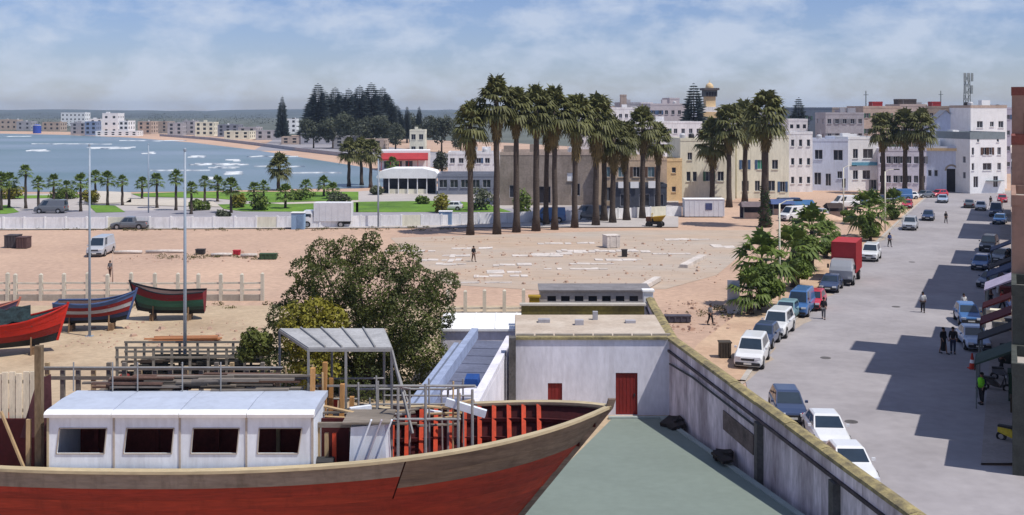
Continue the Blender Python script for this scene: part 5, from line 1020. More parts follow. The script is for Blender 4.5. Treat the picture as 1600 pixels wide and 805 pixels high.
carpx('dark grey car deep in the second block of shade', 1556, 412, 'sedan', 'grey', rz=-40, group=g2)
carpx('dark car at the upper end of the second shade', 1542, 395, 'suv', 'black', rz=-30, group=g2)
carpx('blue car in the far shade beyond the light gap', 1560, 352, 'hatch', 'blue', rz=-30, group=g2)
carpx('white car at the far right beyond the shade', 1532, 330, 'hatch', 'white', group=g2)
carpx('dark blue van far in the last shade', 1556, 340, 'van', 'navy', group=g2)
carpx('red car before the pale house at the far right', 1566, 318, 'hatch', 'red', group=g2)
mk = [(1222, 346, 'van', 'white', -60), (1238, 340, 'hatch', 'red', -70), (1262, 342, 'hatch', 'silver', -60), (1285, 334, 'sedan', 'black', -70), (1300, 326, 'van', 'white', -80), (1322, 324, 'sedan', 'blue', -80), (1345, 320, 'hatch', 'grey', -80), (1362, 318, 'sedan', 'navy', -80), (1384, 314, 'van', 'blue', -80), (1404, 312, 'hatch', 'white', -80), (1432, 310, 'sedan', 'grey', -60), (1456, 309, 'hatch', 'red', -60), (1205, 330, 'van', 'navy', -80), (1182, 330, 'hatch', 'red', -80)]
mk.sort()
for i, (px, yb, k, c, rz) in enumerate(mk): carpx('%s %s in the market car park below the town houses, %s from the left' % ({'paleblue': 'pale blue', 'navy': 'dark blue'}.get(c, c), 'van' if k == 'van' else 'car', ORD[i]), px, yb, k, c, rz, 'vehicles in the market car park')
# ------------------------------------------------------------------ market stalls
for i, (x0, x1, yt, yb, c, lab) in enumerate(((1206, 1240, 312, 336, S(90, 110, 160), 'blue canopy market stall, left of two'), (1238, 1272, 313, 334, S(70, 120, 170), 'blue canopy market stall, right of two'), (1160, 1196, 316, 342, S(130, 116, 120), 'grey mauve market stall behind the ivy-clad palm'), (1294, 1318, 318, 340, S(70, 56, 52), 'dark brown market hut near the small loose tree'))):
    D = Dof(yb); W = (x1-x0)*D/FPX; H = Zof(yt, D); t = thing('market_stall', lab, 'stall', (Xof((x0+x1)/2, D), D, 0)); m = M('stall_%d' % i, c, var=.12)
    obj('canopy', MB().loft([[(-W/2-.2, -.6, H-.7), (W/2+.2, -.6, H-.7), (W/2+.2, 2.6, H-.7), (-W/2-.2, 2.6, H-.7)], [(-W/2, .9, H), (W/2, .9, H), (W/2, 1.1, H), (-W/2, 1.1, H)]]), m, t)
    for sx in (-1, 1):
        for y in (-.4, 2.4): obj('post', MB().b6(sx*W*.46-.05, sx*W*.46+.05, y-.05, y+.05, 0, H-.7), MATS['galvanised'], t)
    obj('counter', MB().b6(-W*.42, W*.42, .1, .7, 0, .95), M('counter_red', S(176, 70, 70)) if i == 1 else m_tan, t); obj('back_panel', MB().b6(-W*.45, W*.45, 2.2, 2.3, 0, H-.8), M('stall_back', S(80, 76, 96)), t)
p = P(1262, 344); mb = MB(); rows = []
for j in range(6):
    rows.append([(math.cos(a*math.pi/6)*(1-j/5)*4.2, math.sin(a*math.pi/6)*(1-j/5)*2.5, j/5*1.3*(1+.2*mnoise.noise(Vector((a, j, 2))))) for a in range(12)])
mb.loft(rows); tag(obj('sand_heap', mb, M_sand, loc=(Xof(1285, 168), 168, 0), smooth=True), 'heap of orange sand at the edge of the market', 'heap')
# ------------------------------------------------------------------ people
M_skin = M('skin', (.28, .15, .10), var=.08, rough=.6); M_hair = M('hair', (.015, .012, .01), var=.2)
cloth = lambda n, c: M('cloth_'+n, c, var=.18, scale=4, rough=.95)
def skinned(name, verts, edges, radii, mat, parent, sub=1, root=0):
    me = bpy.data.meshes.new(name); me.from_pydata(verts, edges, []); o = obj(name, me, None, parent); me.materials.append(mat)
    md = o.modifiers.new('skin', 'SKIN'); md.use_smooth_shade = True
    if not me.skin_vertices: bpy.context.view_layer.objects.active = o
    sv = me.skin_vertices[0].data if me.skin_vertices else None
    if sv is not None:
        for i, r in enumerate(radii): sv[i].radius = (r, r); sv[i].use_root = (i == root)
    s = o.modifiers.new('sub', 'SUBSURF'); s.levels = sub; s.render_levels = sub; return o
def person(label, x, y, rz, top, bottom, H=1.72, stride=.22, armbend=.15, robe=False, hat=None, held=None, z=.035, vest=None):
    t = thing('person', label, 'person', (x, y, z), rz); k = H/1.72
    # joint list, facing -Y
    V = []; E = []; R = []
    def J(p, r, par=None): V.append(tuple(Vector(p)*k)); R.append(r*k); n = len(V)-1; E.append((par, n)) if par is not None else None; return n
    pel = J((0, 0, .93), .13); sp = J((0, .01, 1.12), .125, pel); ch = J((0, .01, 1.32), .145, sp); nk = J((0, 0, 1.47), .055, ch); hd0 = J((0, -.01, 1.55), .075, nk); hd1 = J((0, -.01, 1.64), .095, hd0); J((0, 0, 1.70), .06, hd1); J((0, -.105, 1.60), .018, hd0)
    J((-.09, .0, 1.61), .02, hd1); J((.09, .0, 1.61), .02, hd1)
    for s in (-1, 1):
        sh = J((s*.17, .01, 1.41), .06, ch); elb = J((s*.23, .03+.02*s, 1.13), .042, sh); wr = J((s*.22, -.06-armbend*.6+.06*s*stride*2, .90+armbend*.5), .03, elb); pm = J((s*.215, -.09-armbend*.8, .83+armbend*.55), .032, wr)
        for f, (dx, l) in enumerate(((-.028, .07), (-.01, .085), (.01, .08), (.026, .065))): m_ = J((s*.215+dx*.8, -.105-armbend*.9, .785+armbend*.55), .0095, pm); J((s*.215+dx, -.095-armbend*.9, .785-l*.7+armbend*.55), .008, m_)
        th = J((s*.215-s*.038, -.12-armbend*.8, .82+armbend*.55), .0105, pm); J((s*.215-s*.045, -.13-armbend*.8, .785+armbend*.55), .009, th)
        hp = J((s*.09, 0, .87), .095, pel); kn = J((s*.1, -s*stride*.5-.03, .48), .06, hp); an = J((s*.1, -s*stride+.03, .09), .04, kn); J((s*.11, -s*stride-.13, .035), .035, an)
    skinned('body', V, E, R, M_skin, t)
    # clothes
    cv = []; ce = []; cr = []
    def C(p, r, par=None): cv.append(tuple(Vector(p)*k)); cr.append(r*k); n = len(cv)-1; ce.append((par, n)) if par is not None else None; return n
    if robe:
        a = C((0, 0, .12), .2); b = C((0, 0, .6), .19, a); c = C((0, 0, 1.0), .175, b); d = C((0, .01, 1.33), .17, c); C((0, 0, 1.45), .07, d)
    else:
        c = C((0, 0, .88), .155); e = C((0, .01, 1.12), .15, c); d = C((0, .01, 1.33), .168, e); C((0, 0, 1.45), .07, d)
    for s in (-1, 1):
        sh = C((s*.17, .01, 1.41), .078, d); el_ = C((s*.23, .03+.02*s, 1.13), .06, sh); C((s*.222, -.04-armbend*.4, .97+armbend*.4), .05, el_)
    skinned('shirt' if not robe else 'robe', cv, ce, cr, top, t)
    if vest: obj('vest', MB().lathe((0, .01, 0), [(.205, .92*k), (.215, 1.1*k), (.235, 1.3*k), (.215, 1.4*k), (.1, 1.47*k)], 14), vest, t, smooth=True)
    if not robe:
        lv = [(0, 0, .93)]; le_ = []; lr = [.15]
        for s in (-1, 1):
            i0 = len(lv); lv += [(s*.09, 0, .85), (s*.1, -s*stride*.5-.03, .48), (s*.1, -s*stride+.03, .1)]; lr += [.112, .082, .065]; le_ += [(0, i0), (i0, i0+1), (i0+1, i0+2)]
        skinned('trousers', [tuple(Vector(p)*k) for p in lv], le_, [r*k for r in lr], bottom, t)
    obj('hair', MB().lathe((0, .015*k, 1.63*k), [(.108*k, 0), (.106*k, .05*k), (.08*k, .1*k), (.03*k, .125*k)], 10), hat or M_hair, t, smooth=True)
    for s in (-1, 1): obj('eye', MB().box((s*.032*k, -.1*k, 1.628*k), (.022*k, .01, .012*k)), M_hair, t); obj('shoe', MB().box((s*.11*k, (-s*stride-.09)*k, .035*k), (.1*k, .27*k, .075*k), taper=.8), M_trim, t)
    obj('mouth', MB().box((0, -.098*k, 1.565*k), (.045*k, .008, .01*k)), M('lips', (.2, .06, .05)), t)
    return t
dk = cloth('black', (.02, .02, .025)); bl = cloth('blue', (.05, .08, .2)); wh = cloth('white', (.6, .6, .6)); rd = cloth('red', (.5, .06, .05)); gr = cloth('grey', (.16, .16, .17)); br_ = cloth('brown', (.14, .08, .06)); nv = cloth('navy', (.03, .04, .08))
def pp_(label, px, yb, rz, *a, **kw): p = P(px, yb); return person(label, p.x, p.y, rad(rz), *a, **kw)
pp_('person in dark clothes walking beside the parked blue van', 1287, 499, -20, dk, gr)
pp_('person walking alone in the middle of the sunlit road', 1442, 489, 160, wh, dk)
pp_('person in black standing in the upper road near the dark blue car', 1478, 349, 0, dk, dk)
pp_('person walking on the verge left of the white car', 1390, 386, 10, bl, dk)
pp_('person in dark clothes on the sandy verge behind the wall', 1110, 508, 40, gr, dk, H=1.6)
pp_('person in black robe standing in shade, left of the pair by the pale blue car', 1474, 553, 20, dk, dk, robe=True, H=1.8)
pp_('person in black standing in shade, right of the pair by the pale blue car', 1489, 553, -20, dk, nv, H=1.82, stride=.08)
pp_('person in bright green vest and dark trousers standing by the traffic cone', 1534, 632, -60, nv, dk, vest=cloth('hivis', (.22, .75, .03)), stride=.08, H=1.8)
pp_('person in red shirt at the shop fronts in the shade', 1566, 486, 30, rd, dk)
pp_('person in white shirt by the blue car in the shade', 1506, 492, 0, wh, nv)
pp_('person in brown at the shop fronts left of the red shirt', 1548, 478, 60, br_, dk)
pp_('person in dark clothes at the right edge in the shade', 1592, 560, -80, dk, br_)
pp_('person standing alone among the pale slabs of the cleared lot', 740, 409, 30, dk, br_, z=.03)
pp_('person crouched small figure by the sandy fence, in grey', 172, 432, 0, gr, br_, H=1.6, z=0)
pp_('person in black at the far right end of the street', 1548, 322, 0, dk, dk)
pp_('person in red at the far right pavement', 1564, 326, 0, rd, dk)
bpy.data.objects['person.013']['label'] = 'person in grey standing on the sand just beyond the post fence'
# traffic cone, scooters and goods in the shade
p = P(1519, 577); t = thing('traffic_cone', 'orange red traffic cone beside the pale blue car', 'cone', (p.x, p.y, .035)); mc = M('cone_orange', S(220, 70, 50)); obj('base', MB().b6(-.24, .24, -.24, .24, 0, .05), mc, t); obj('cone_body', MB().lathe((0, 0, .05), [(.2, 0), (.05, .95), (.03, .97)], 12), mc, t); obj('stripe', MB().lathe((0, 0, .38), [(.158, 0), (.122, .22)], 12), white, t)
def scooter(label, px, yb, rz, m):
    p = P(px, yb); t = thing('scooter', label, 'scooter', (p.x, p.y, .035), rad(rz))
    for y in (-.62, .6): w = obj('wheel', MB().tube([(-.06, y, .25), (.06, y, .25)], .25, 14), M_tyre, t); obj('rim', MB().tube([(-.065, y, .25), (.065, y, .25)], .13, 10), M_rim, w)
    obj('body', MB().loft([[(-.16, .75, .5), (.16, .75, .5), (.12, .75, .75), (-.12, .75, .75)], [(-.18, .1, .3), (.18, .1, .3), (.16, .1, .72), (-.16, .1, .72)], [(-.17, -.25, .26), (.17, -.25, .26), (.17, -.25, .34), (-.17, -.25, .34)], [(-.2, -.42, .3), (.2, -.42, .3), (.18, -.5, .95), (-.18, -.5, .95)]]), m, t)
    obj('seat', MB().b6(-.14, .14, .05, .75, .74, .84), M_trim, t); obj('handlebar', MB().tube([(-.32, -.4, 1.05), (0, -.48, 1.0), (.32, -.4, 1.05)], .025, 6), M_trim, t); obj('headlight', MB().box((0, -.56, .92), (.14, .08, .12)), M_head, t); obj('fork', MB().tube([(0, -.48, .95), (0, -.6, .28)], .04, 6), M_trim, t)
scooter('dark scooter parked behind the person in the green vest', 1556, 612, 60, PAINT['black']); scooter('second dark scooter nearer the shops', 1570, 596, 70, PAINT['grey']); scooter('yellow scooter at the right edge of the shade', 1584, 694, 50, M('scooter_yellow', (.6, .48, .03), rough=.4))
crate('stall_box', 'dark green market box standing at the right edge of the street', 1592, 632, 1.1, 1.7, 1.2, M('box_green', S(44, 84, 62)), 'box', TH)
crate('stall_box', 'teal market box beside the yellow scooter at the right edge', 1603, 678, .9, 1.6, .9, M('box_teal', S(36, 110, 90)), 'box', TH)
crate('stall_table', 'pale table with goods before the shops in the shade', 1556, 504, 2.4, .9, .8, m_cream, 'table', TH)
crate('bin', 'dark round-topped bin left of the nearest white four-wheel-drive', 1134, 562, .75, 1.1, .7, M('bin_dark', S(84, 76, 66)), 'bin')
p = P(1146, 492); t = thing('poster_stand', 'pale upright sheet leaning beside the first street tree', 'board', (p.x, p.y, 0), rad(-15)); Hh = Zof(438, p.y); obj('sheet', MB().b6(-.5, .5, -.04, .04, .1, Hh), M('pale_sheet', S(196, 200, 214), var=.06), t)
for s in (-1, 1): obj('leg', MB().bar((s*.4, .05, 0), (s*.4, .3, Hh*.6), .06, .06), m_grey, t)
crate('planter', 'low dark wood box on the sandy verge behind the wall', 1060, 505, 2.0, .5, .7, M('verge_box', S(96, 92, 104)), 'box')

# more goods and people before the shops
for i, (px, yb, w, h, d, c, lab) in enumerate(((1578, 470, 1.6, 1.1, .9, (150, 60, 60), 'red market box under the lilac awning'), (1586, 520, 1.4, 1.0, .9, (90, 96, 110), 'grey market box under the dark red awning'), (1562, 520, 1.0, .7, .7, (200, 190, 170), 'small pale box on the pavement by the table'), (1580, 572, 1.3, 1.2, .9, (54, 62, 58), 'dark market box behind the scooters'), (1596, 590, 1.2, 1.4, .9, (70, 60, 60), 'dark brown market box at the right edge'), (1572, 444, 1.3, .9, .8, (190, 180, 206), 'lilac box on the pavement up the street'), (1570, 428, 1.1, 1.2, .8, (60, 90, 130), 'blue box on the pavement up the street'), (1594, 650, 1.0, .9, .8, (90, 80, 60), 'low brown box near the yellow scooter'))):
    crate('goods_box', lab, px, yb, w, h, d, M('goods_%d' % i, S(*c), var=.15), 'box', TH)
pp_('person in blue between the shop table and the awnings', 1576, 500, 20, bl, dk); pp_('person in white robe near the red market box', 1560, 462, -40, wh, dk, robe=True); pp_('person in brown sitting height figure by the scooters', 1564, 582, 90, br_, dk, H=1.55); pp_('person in black walking up the shaded pavement', 1574, 414, 150, dk, dk)
bpy.data.objects['person.018']['label'] = 'short person in brown standing beside the two dark scooters'
# iron covers and repairs in the road
for i, (px, py) in enumerate(((1290, 560), (1400, 480), (1330, 660), (1425, 410))):
    p = P(px, py); tag(obj('manhole_cover', MB().lathe((p.x, p.y, .031), [(.36, 0), (.36, .012), (.3, .016), (.02, .016)], 16), M('cast_iron', S(110, 106, 106), var=.2)), 'round iron cover in the street, %s counting up from the camera' % ORD[[1, 2, 0, 3][i]], 'manhole cover', 'manhole covers in the street')
for k in range(7):
    u = k/7; D = 72+k*15; x = np.interp(D, [q_[1] for q_ in left_edge], [q_[0] for q_ in left_edge]); n = 9
    pts = [(x+.02+SD.x*(j/n-.5)*13+(0 if j in (0, n) else 0), D+SD.y*(j/n-.5)*13) for j in range(n+1)]+[(x+.1+SD.x*(j/n-.5)*13+1.5*random.random()*math.sin(math.pi*j/n), D+SD.y*(j/n-.5)*13) for j in range(n, -1, -1)]
    sheet('sand_drift', pts, .034+.0005*k, M('drift_sand', S(200, 184, 168), var=.1, scale=.5))
# ------------------------------------------------------------------ the big fishing boat on the stocks
BX, BY = -8.8, 36.1
t = thing('trawler', 'big red wooden trawler under construction with white cabin in the foreground', 'boat', (BX, BY, 0))
Lh = 24.0
sheer = lambda u: 6.0+1.12*max(0, (u-.42)/.58)**2+.35*max(0, .42-u)**1.3
keel = lambda u: 1.8
f = hull_fn(Lh, 6.4, sheer, keel, 4.4, .315, .36, .85, .7)
m_hull = M('hull_red', grime=.55, col=S(184, 62, 40, .88), var=.18, scale=.6, rough=.62, stretch=(.3, 1, 3), col2=S(124, 40, 32, .8), bump=.25)
m_hull2 = M('hull_red_dark', grime=.5, col=S(164, 52, 38, .88), var=.2, scale=.6, rough=.62, stretch=(.35, 1, 3), bump=.25)
m_raw = M('raw_planking', grime=.4, col=S(158, 138, 120), var=.18, scale=.7, rough=.9, stretch=(.3, 1, 4), col2=S(116, 100, 90), bump=.3)
m_bul = M('bulwark_primer', grime=.5, col=S(164, 152, 140), var=.18, scale=.7, rough=.9, stretch=(.4, 1, 1.6), col2=S(148, 134, 122), bump=.2)
m_rail = M('rail_cream', S(216, 198, 162), var=.12, scale=.8, rough=.8, stretch=(.4, 1, 1))
m_rib = M('rib_orange', S(232, 84, 50), var=.16, scale=1.2, rough=.7); m_post = M('pale_timber', S(214, 184, 142), var=.16, scale=1.5, stretch=(2, 2, .4), rough=.9)
m_in = M('shaded_maroon', S(84, 26, 30), var=.2, scale=1, rough=.8); m_grey2 = M('weathered_wood', S(150, 140, 130), var=.2, scale=1, stretch=(.4, 2, 2), rough=1)  # maroon darkened so the inside of the bulwark reads as shaded
m_deck = M('deck_red', S(206, 76, 56), var=.2, scale=.8, rough=.85, stretch=(.3, 2, 2))
bands = [0.02, .16, .3, .42, .52, .61, .70, .785, .88, 1.0]
for side in (-1, 1):
    for k in range(len(bands)-1):
        v0, v1 = bands[k], bands[k+1]-.003; top = k == len(bands)-2
        if k >= 6:
            obj('strake', strake(f, 0, .731, v0, v1, side, 26, .03 if not top else .045), m_bul if top else (m_hull, m_hull2)[k % 2], t)
            obj('strake', strake(f, .733, 1, v0, v1, side, 22, .03 if not top else .045), m_raw if k >= 7 else m_hull, t)
        else: obj('strake', strake(f, 0, 1, v0, v1, side, 40, .032), (m_hull, m_hull2)[k % 2], t)
    obj('rail_cap', MB().loft([[f(u/48, 1, side)+Vector((.08 if u == 48 else 0, dy*side, dz)) for (dy, dz) in ((-.2, 0), (.1, 0), (.1, .09), (-.2, .09))] for u in range(49)]), m_rail, t)
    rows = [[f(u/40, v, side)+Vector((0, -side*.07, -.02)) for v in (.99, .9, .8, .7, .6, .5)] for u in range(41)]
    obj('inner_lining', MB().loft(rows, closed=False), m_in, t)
    for j in range(44):
        u = .04+.93*j/43; bow = u > .66; b = f(u, 1, side); tl = u
        while f(tl, .55, side).x < b.x and tl < 1: tl += .004
        if tl > .995: continue
        a = f(tl, .55, side)
        w = Vector((0, -side*.14, 0)); top_z = 0 if bow or side < 0 else random.choice((0, 0, .5, .8))*(u < .62)
        obj('rib', MB().bar(a+w, b+w+Vector((0, 0, -.02+top_z)), .15, .13), m_rib if (bow or random.random() < .25) else m_post, t)
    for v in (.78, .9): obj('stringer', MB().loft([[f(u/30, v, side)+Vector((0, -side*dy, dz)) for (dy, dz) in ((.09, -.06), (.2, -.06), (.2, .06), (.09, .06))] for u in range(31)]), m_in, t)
# deck planks
dz_ = lambda u: sheer(u)-2.1
for k in range(11):
    rows = []
    for i in range(25):
        u = .02+.94*i/24; hw = max(abs(f(u, .52, 1).y)-.1, .05); y0, y1 = -hw+2*hw*k/11+.008, -hw+2*hw*(k+1)/11-.008; x = -Lh/2+Lh*u-.48*4.4*max(0, (u-.35)/.65)**2
        rows.append([(x, y0, dz_(u)-.05), (x, y1, dz_(u)-.05), (x, y1, dz_(u)), (x, y0, dz_(u))])
    obj('deck_plank', MB().loft(rows), m_deck, t)
s0, s1 = f(1, .0, 1), f(1, 1, 1)
st = [f(1, v, 1)+Vector((.05, 0, 0)) for v in (0.02, .15, .3, .45, .6, .75, .9, 1.0)]+[f(1, 1, 1)+Vector((.14, 0, .3))]
mb = MB().loft([[p+Vector((dx, dy, 0)) for (dx, dy) in ((-.14, -.1), (.1, -.07), (.1, .07), (-.14, .1))] for p in st]); obj('stem_post', mb, m_raw, t)
obj('keel', MB().bar((-Lh/2, 0, 1.72), (Lh/2-4.6, 0, 1.72), .3, .35), m_hull2, t)
trn = [f(0, v, -1) for v in (1, .9, .8, .6, .4, .2, .02)]+[f(0, v, 1) for v in (.02, .2, .4, .6, .8, .9, 1)]; obj('transom', MB().poly(trn), m_hull, t)
for x in (-10, -6, -2, 2, 5.5): obj('keel_block', MB().b6(x-.25, x+.25, -.6, .6, 0, 1.54), m_grey2, t)
for x in (-9, -5, -1, 3):
    for s in (-1, 1): obj('shore', MB().bar((x, s*4.6, 0), (x, s*2.9, 4.0), .18, .18), m_post, t)
# ---- cabin (local coordinates: world minus BX,BY)
m_cab = M('cabin_white', grime=.3, col=(.76, .81, .90), var=.07, scale=.8, rough=.6, stretch=(1, 1, .5)); m_roofw = M('cabin_roof', grime=.2, col=(.46, .51, .62), var=.06, scale=.5, rough=.6); m_joint = M('joint_filler', S(206, 194, 182), var=.1)
Dc = 33.25; yf = Dc-BY; zt = Zof(651, Dc); zb = 5.62; Xc = lambda px: Xof(px, Dc)-BX; Zc = lambda py: Zof(py, Dc)
pan = [75, 178, 281, 385, 488]; wn = [(88, 163, 93, 167), (193, 268, 198, 272), (298, 370, 302, 374), (402, 466, 405, 472)]
for i in range(4):
    a, b = Xc(pan[i])+.02, Xc(pan[i+1])-.02; w = wn[i]; zl, zh = Zc(709), Zc(669)
    O = [(a, yf, zb), (b, yf, zb), (b, yf, zt), (a, yf, zt)]; I = [(Xc(w[0]), yf, zl), (Xc(w[1]), yf, zl), (Xc(w[3]), yf, zh), (Xc(w[2]), yf, zh)]
    mb = MB(); off = lambda p: (p[0], p[1]+.09, p[2])
    for k in range(4):
        j = (k+1) % 4; mb.quad(O[k], O[j], I[j], I[k]); mb.quad(I[k], I[j], off(I[j]), off(I[k])); mb.quad(off(O[k]), off(O[j]), off(I[j]), off(I[k])); mb.quad(O[k], O[j], off(O[j]), off(O[k]))
    p = obj('cabin_panel', mb, m_cab, t); fr = MB()
    for k in range(4):
        j = (k+1) % 4; q0, q1 = Vector(I[k]), Vector(I[j]); fr.bar(q0+Vector((0, -.01, 0)), q1+Vector((0, -.01, 0)), .03, .03)
    obj('window_frame', fr, m_joint, p); obj('window_pane', MB().quad(*[(q[0], q[1]+.06, q[2]*.5+(zl+zh)/4+(.0)) for q in I]), M_glass, p) if i < 0 else None
for i in range(5): obj('joint_strip', MB().b6(Xc(pan[i])-.03, Xc(pan[i])+.03, yf-.025, yf+.05, zb, zt), m_joint if i else m_rail, t)
xa, xb = Xc(75), Xc(488); dp = 2.3
obj('cabin_end', MB().b6(xb-.1, xb-.02, yf+.1, yf+dp, zb, zt), m_cab, t); obj('cabin_end', MB().b6(xa+.02, xa+.1, yf+.1, yf+dp, zb, zt), m_cab, t); obj('cabin_back', MB().b6(xa+.12, xb-.12, yf+dp-.1, yf+dp, zb, zt), M('cabin_lining', S(150, 70, 62), var=.2), t)
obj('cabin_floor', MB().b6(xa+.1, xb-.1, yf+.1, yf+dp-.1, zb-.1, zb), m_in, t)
for k in range(8): x = xa+.7+(xb-xa-1.2)*k/7; obj('cabin_stud', MB().b6(x-.06, x+.06, yf+dp-.3-.5*(k % 2), yf+dp-.18-.5*(k % 2), zb, zt), m_post if k in (1, 5, 6, 7) else MATS['cabin_lining'], t)
rows = []
for (y, z) in ((yf-.14, zt), (yf-.16, zt+.1), (yf-.1, zt+.16), (yf+.1, zt+.19), (yf+1.2, zt+.23), (yf+dp+.1, zt+.18), (yf+dp+.1, zt)): rows.append((y, z))
mb = MB(); n = 4
for i in range(n):
    x0_, x1_ = xa-.08+(xb-xa+.16)*i/n+.01, xa-.08+(xb-xa+.16)*(i+1)/n-.01
    rp = rows[3:6]+[(yf+dp+.1, zt), (yf+.1, zt)]; fa = rows[:4]+[(yf+.1, zt)]
    obj('roof_panel', MB().loft([[(x0_, y, z) for (y, z) in rp], [(x1_, y, z) for (y, z) in rp]]), m_roofw, t)
    obj('roof_fascia', MB().loft([[(x0_, y, z) for (y, z) in fa], [(x1_, y, z) for (y, z) in fa]]), white, t)
# clutter on the roof: planks, upright stanchions, rails
for k in range(34): obj('roof_plank', MB().box((xa+random.uniform(1.4, 6.4), yf+dp+.05+.17*(k % 7), zt+.12+.1*(k//7)), (random.uniform(1.4, 3.6), .16, .06), rz=random.uniform(-.03, .03)), m_grey2 if k % 3 else M('brown_board', S(128, 98, 84), var=.2), t)
for k in range(16): x = Xof(75+k*24, 39)-BX; h = Zof(random.choice((572, 566, 578)), 39); obj('stanchion', MB().bar((x, 2.85, 5.2), (x, 2.85, h), .14, .14), m_post if k % 3 == 0 else m_grey2, t)
for py in (577, 592): z = Zof(py, 39); obj('upper_rail', MB().b6(Xof(62, 39)-BX, Xof(442, 39)-BX, 2.74, 2.775, z, z+.13), m_grey2, t)
m_steel = M('primed_steel', S(172, 172, 172), var=.12, rough=.6)
for px in (115, 176, 215, 285, 345): D = 35.5; x = Xof(px, D)-BX; obj('thin_post', MB().tube([(x, D-BY, zt+.2), (x, D-BY, Zof(566, D))], .025, 5), m_steel, t)
D = 35.5; obj('thin_rail', MB().tube([(Xof(60, D)-BX, D-BY, Zof(574, D)), (Xof(442, D)-BX, D-BY, Zof(574, D))], .022, 5), m_steel, t)
for k in range(4): x = xa+.5+(xb-xa-1)*k/3; obj('plank_trestle', MB().b6(x-.08, x+.08, yf+dp+.15, yf+dp+1.2, 5.2, zt+.05), m_grey2, t)
# wheelhouse frame in steel with a sheeted top
zc = 9.0; Df_, Dn = 8*FPX/345, 8*FPX/375
c4 = [Vector((Xof(437, Df_), Df_, zc)), Vector((Xof(600, Df_), Df_, zc)), Vector((Xof(612, Dn), Dn, zc)), Vector((Xof(482, Dn), Dn, zc))]; c4 = [c-Vector((BX, BY, 0)) for c in c4]
obj('frame_top', MB().loft([[c+Vector((0, 0, .03)) for c in c4], [c+Vector((0, 0, .09)) for c in c4]]), M('sheet_grey', S(196, 196, 198), var=.14, scale=1), t)
for a, b in ((0, 1), (1, 2), (2, 3), (3, 0)): obj('frame_beam', MB().bar(c4[a], c4[b], .07, .1), m_steel, t)
for k in range(1, 5): obj('frame_purlin', MB().bar(c4[0].lerp(c4[1], k/5)+Vector((0, 0, .12)), c4[3].lerp(c4[2], k/5)+Vector((0, 0, .12)), .05, .06), m_steel, t)
for c in c4+[c4[3].lerp(c4[2], .45), c4[0].lerp(c4[1], .5)]: obj('frame_post', MB().bar((c.x, c.y, 4.9), (c.x, c.y, zc), .075, .075), m_steel, t)
obj('frame_brace', MB().bar(c4[2], c4[2]+Vector((.75, -.6, -2.6)), .07, .07), m_steel, t); obj('frame_brace', MB().bar(c4[1], c4[1]+Vector((.9, -.6, -2.4)), .07, .07), m_steel, t)
for py in (603,): obj('frame_beam', MB().bar((c4[3].x, c4[3].y, Zof(py, Dn)), (c4[2].x+.3, c4[2].y, Zof(py, Dn)), .05, .06), m_steel, t)
# tan props
for (px, y0, y1, D) in ((487, 575, 668, 35.6), (506, 566, 655, 36.2), (516, 590, 660, 36.5), (533, 600, 670, 35.8), (497, 600, 660, 37), (548, 620, 668, 36)): a = at(px, y1+20, D); b = at(px+2, y0, D); obj('prop', MB().bar(a-Vector((BX, BY, 0)), b-Vector((BX, BY, 0)), .17, .14), M('fresh_timber', S(218, 164, 104), var=.16, scale=1.5, stretch=(2, 2, .4)), t)
# tube frame near the bow
for px in (622, 665, 716, 738): D = 34.6; x = Xof(px, D)-BX; obj('tube_post', MB().tube([(x, D-BY, 5.3), (x, D-BY, Zof(600+abs(px-665)*.12, D))], .045, 6), m_steel, t)
for px in (560, 640, 700): D = 36.8; x = Xof(px, D)-BX; obj('tube_post', MB().tube([(x, D-BY, 5.2), (x, D-BY, Zof(606, D))], .04, 6), m_steel, t)
for (py, D, p0, p1) in ((603, 34.6, 615, 742), (655, 34.6, 600, 720), (608, 36.8, 556, 705)): obj('tube_rail', MB().tube([(Xof(p0, D)-BX, D-BY, Zof(py, D)), (Xof(p1, D)-BX, D-BY, Zof(py, D))], .04, 6), m_steel, t)
obj('tube_rail', MB().tube([(Xof(616, 34.6)-BX, 34.6-BY, Zof(603, 34.6)), (Xof(640, 36.8)-BX, 36.8-BY, Zof(608, 36.8))], .04, 6), m_steel, t); obj('tube_rail', MB().tube([(Xof(742, 34.6)-BX, 34.6-BY, Zof(603, 34.6)), (Xof(702, 36.8)-BX, 36.8-BY, Zof(608, 36.8))], .04, 6), m_steel, t)
rs6 = random.Random(4)
for k in range(15): px = rs6.uniform(432, 745); D = rs6.uniform(35.6, 38.3); x = Xof(px, D)-BX; y1 = rs6.uniform(556, 622); obj('scaffold_tube', MB().tube([(x, D-BY, 5.0), (x+rs6.uniform(-.06, .06), D-BY, Zof(y1, D))], .035, 5), m_steel if k % 3 else m_post, t)
for k, (p0, p1, py, D) in enumerate(((440, 600, 592, 37.6), (430, 560, 622, 36.6), (560, 745, 632, 37.2), (600, 740, 618, 37.9), (500, 640, 645, 35.9))): obj('scaffold_rail', MB().tube([(Xof(p0, D)-BX, D-BY, Zof(py, D)), (Xof(p1, D)-BX, D-BY, Zof(py+rs6.uniform(-3, 3), D))], .035, 5), m_steel, t)
for k in range(12): px = rs6.uniform(440, 740); D = rs6.uniform(35.6, 38); obj('loose_board', MB().box((Xof(px, D)-BX, D-BY, Zof(rs6.uniform(628, 660), D)), (rs6.uniform(.5, 1.4), .16, rs6.uniform(.05, .3)), rz=rs6.uniform(-.7, .7), ry=rs6.uniform(-.3, .3)), (m_grey2, m_post, m_cab)[k % 3], t)
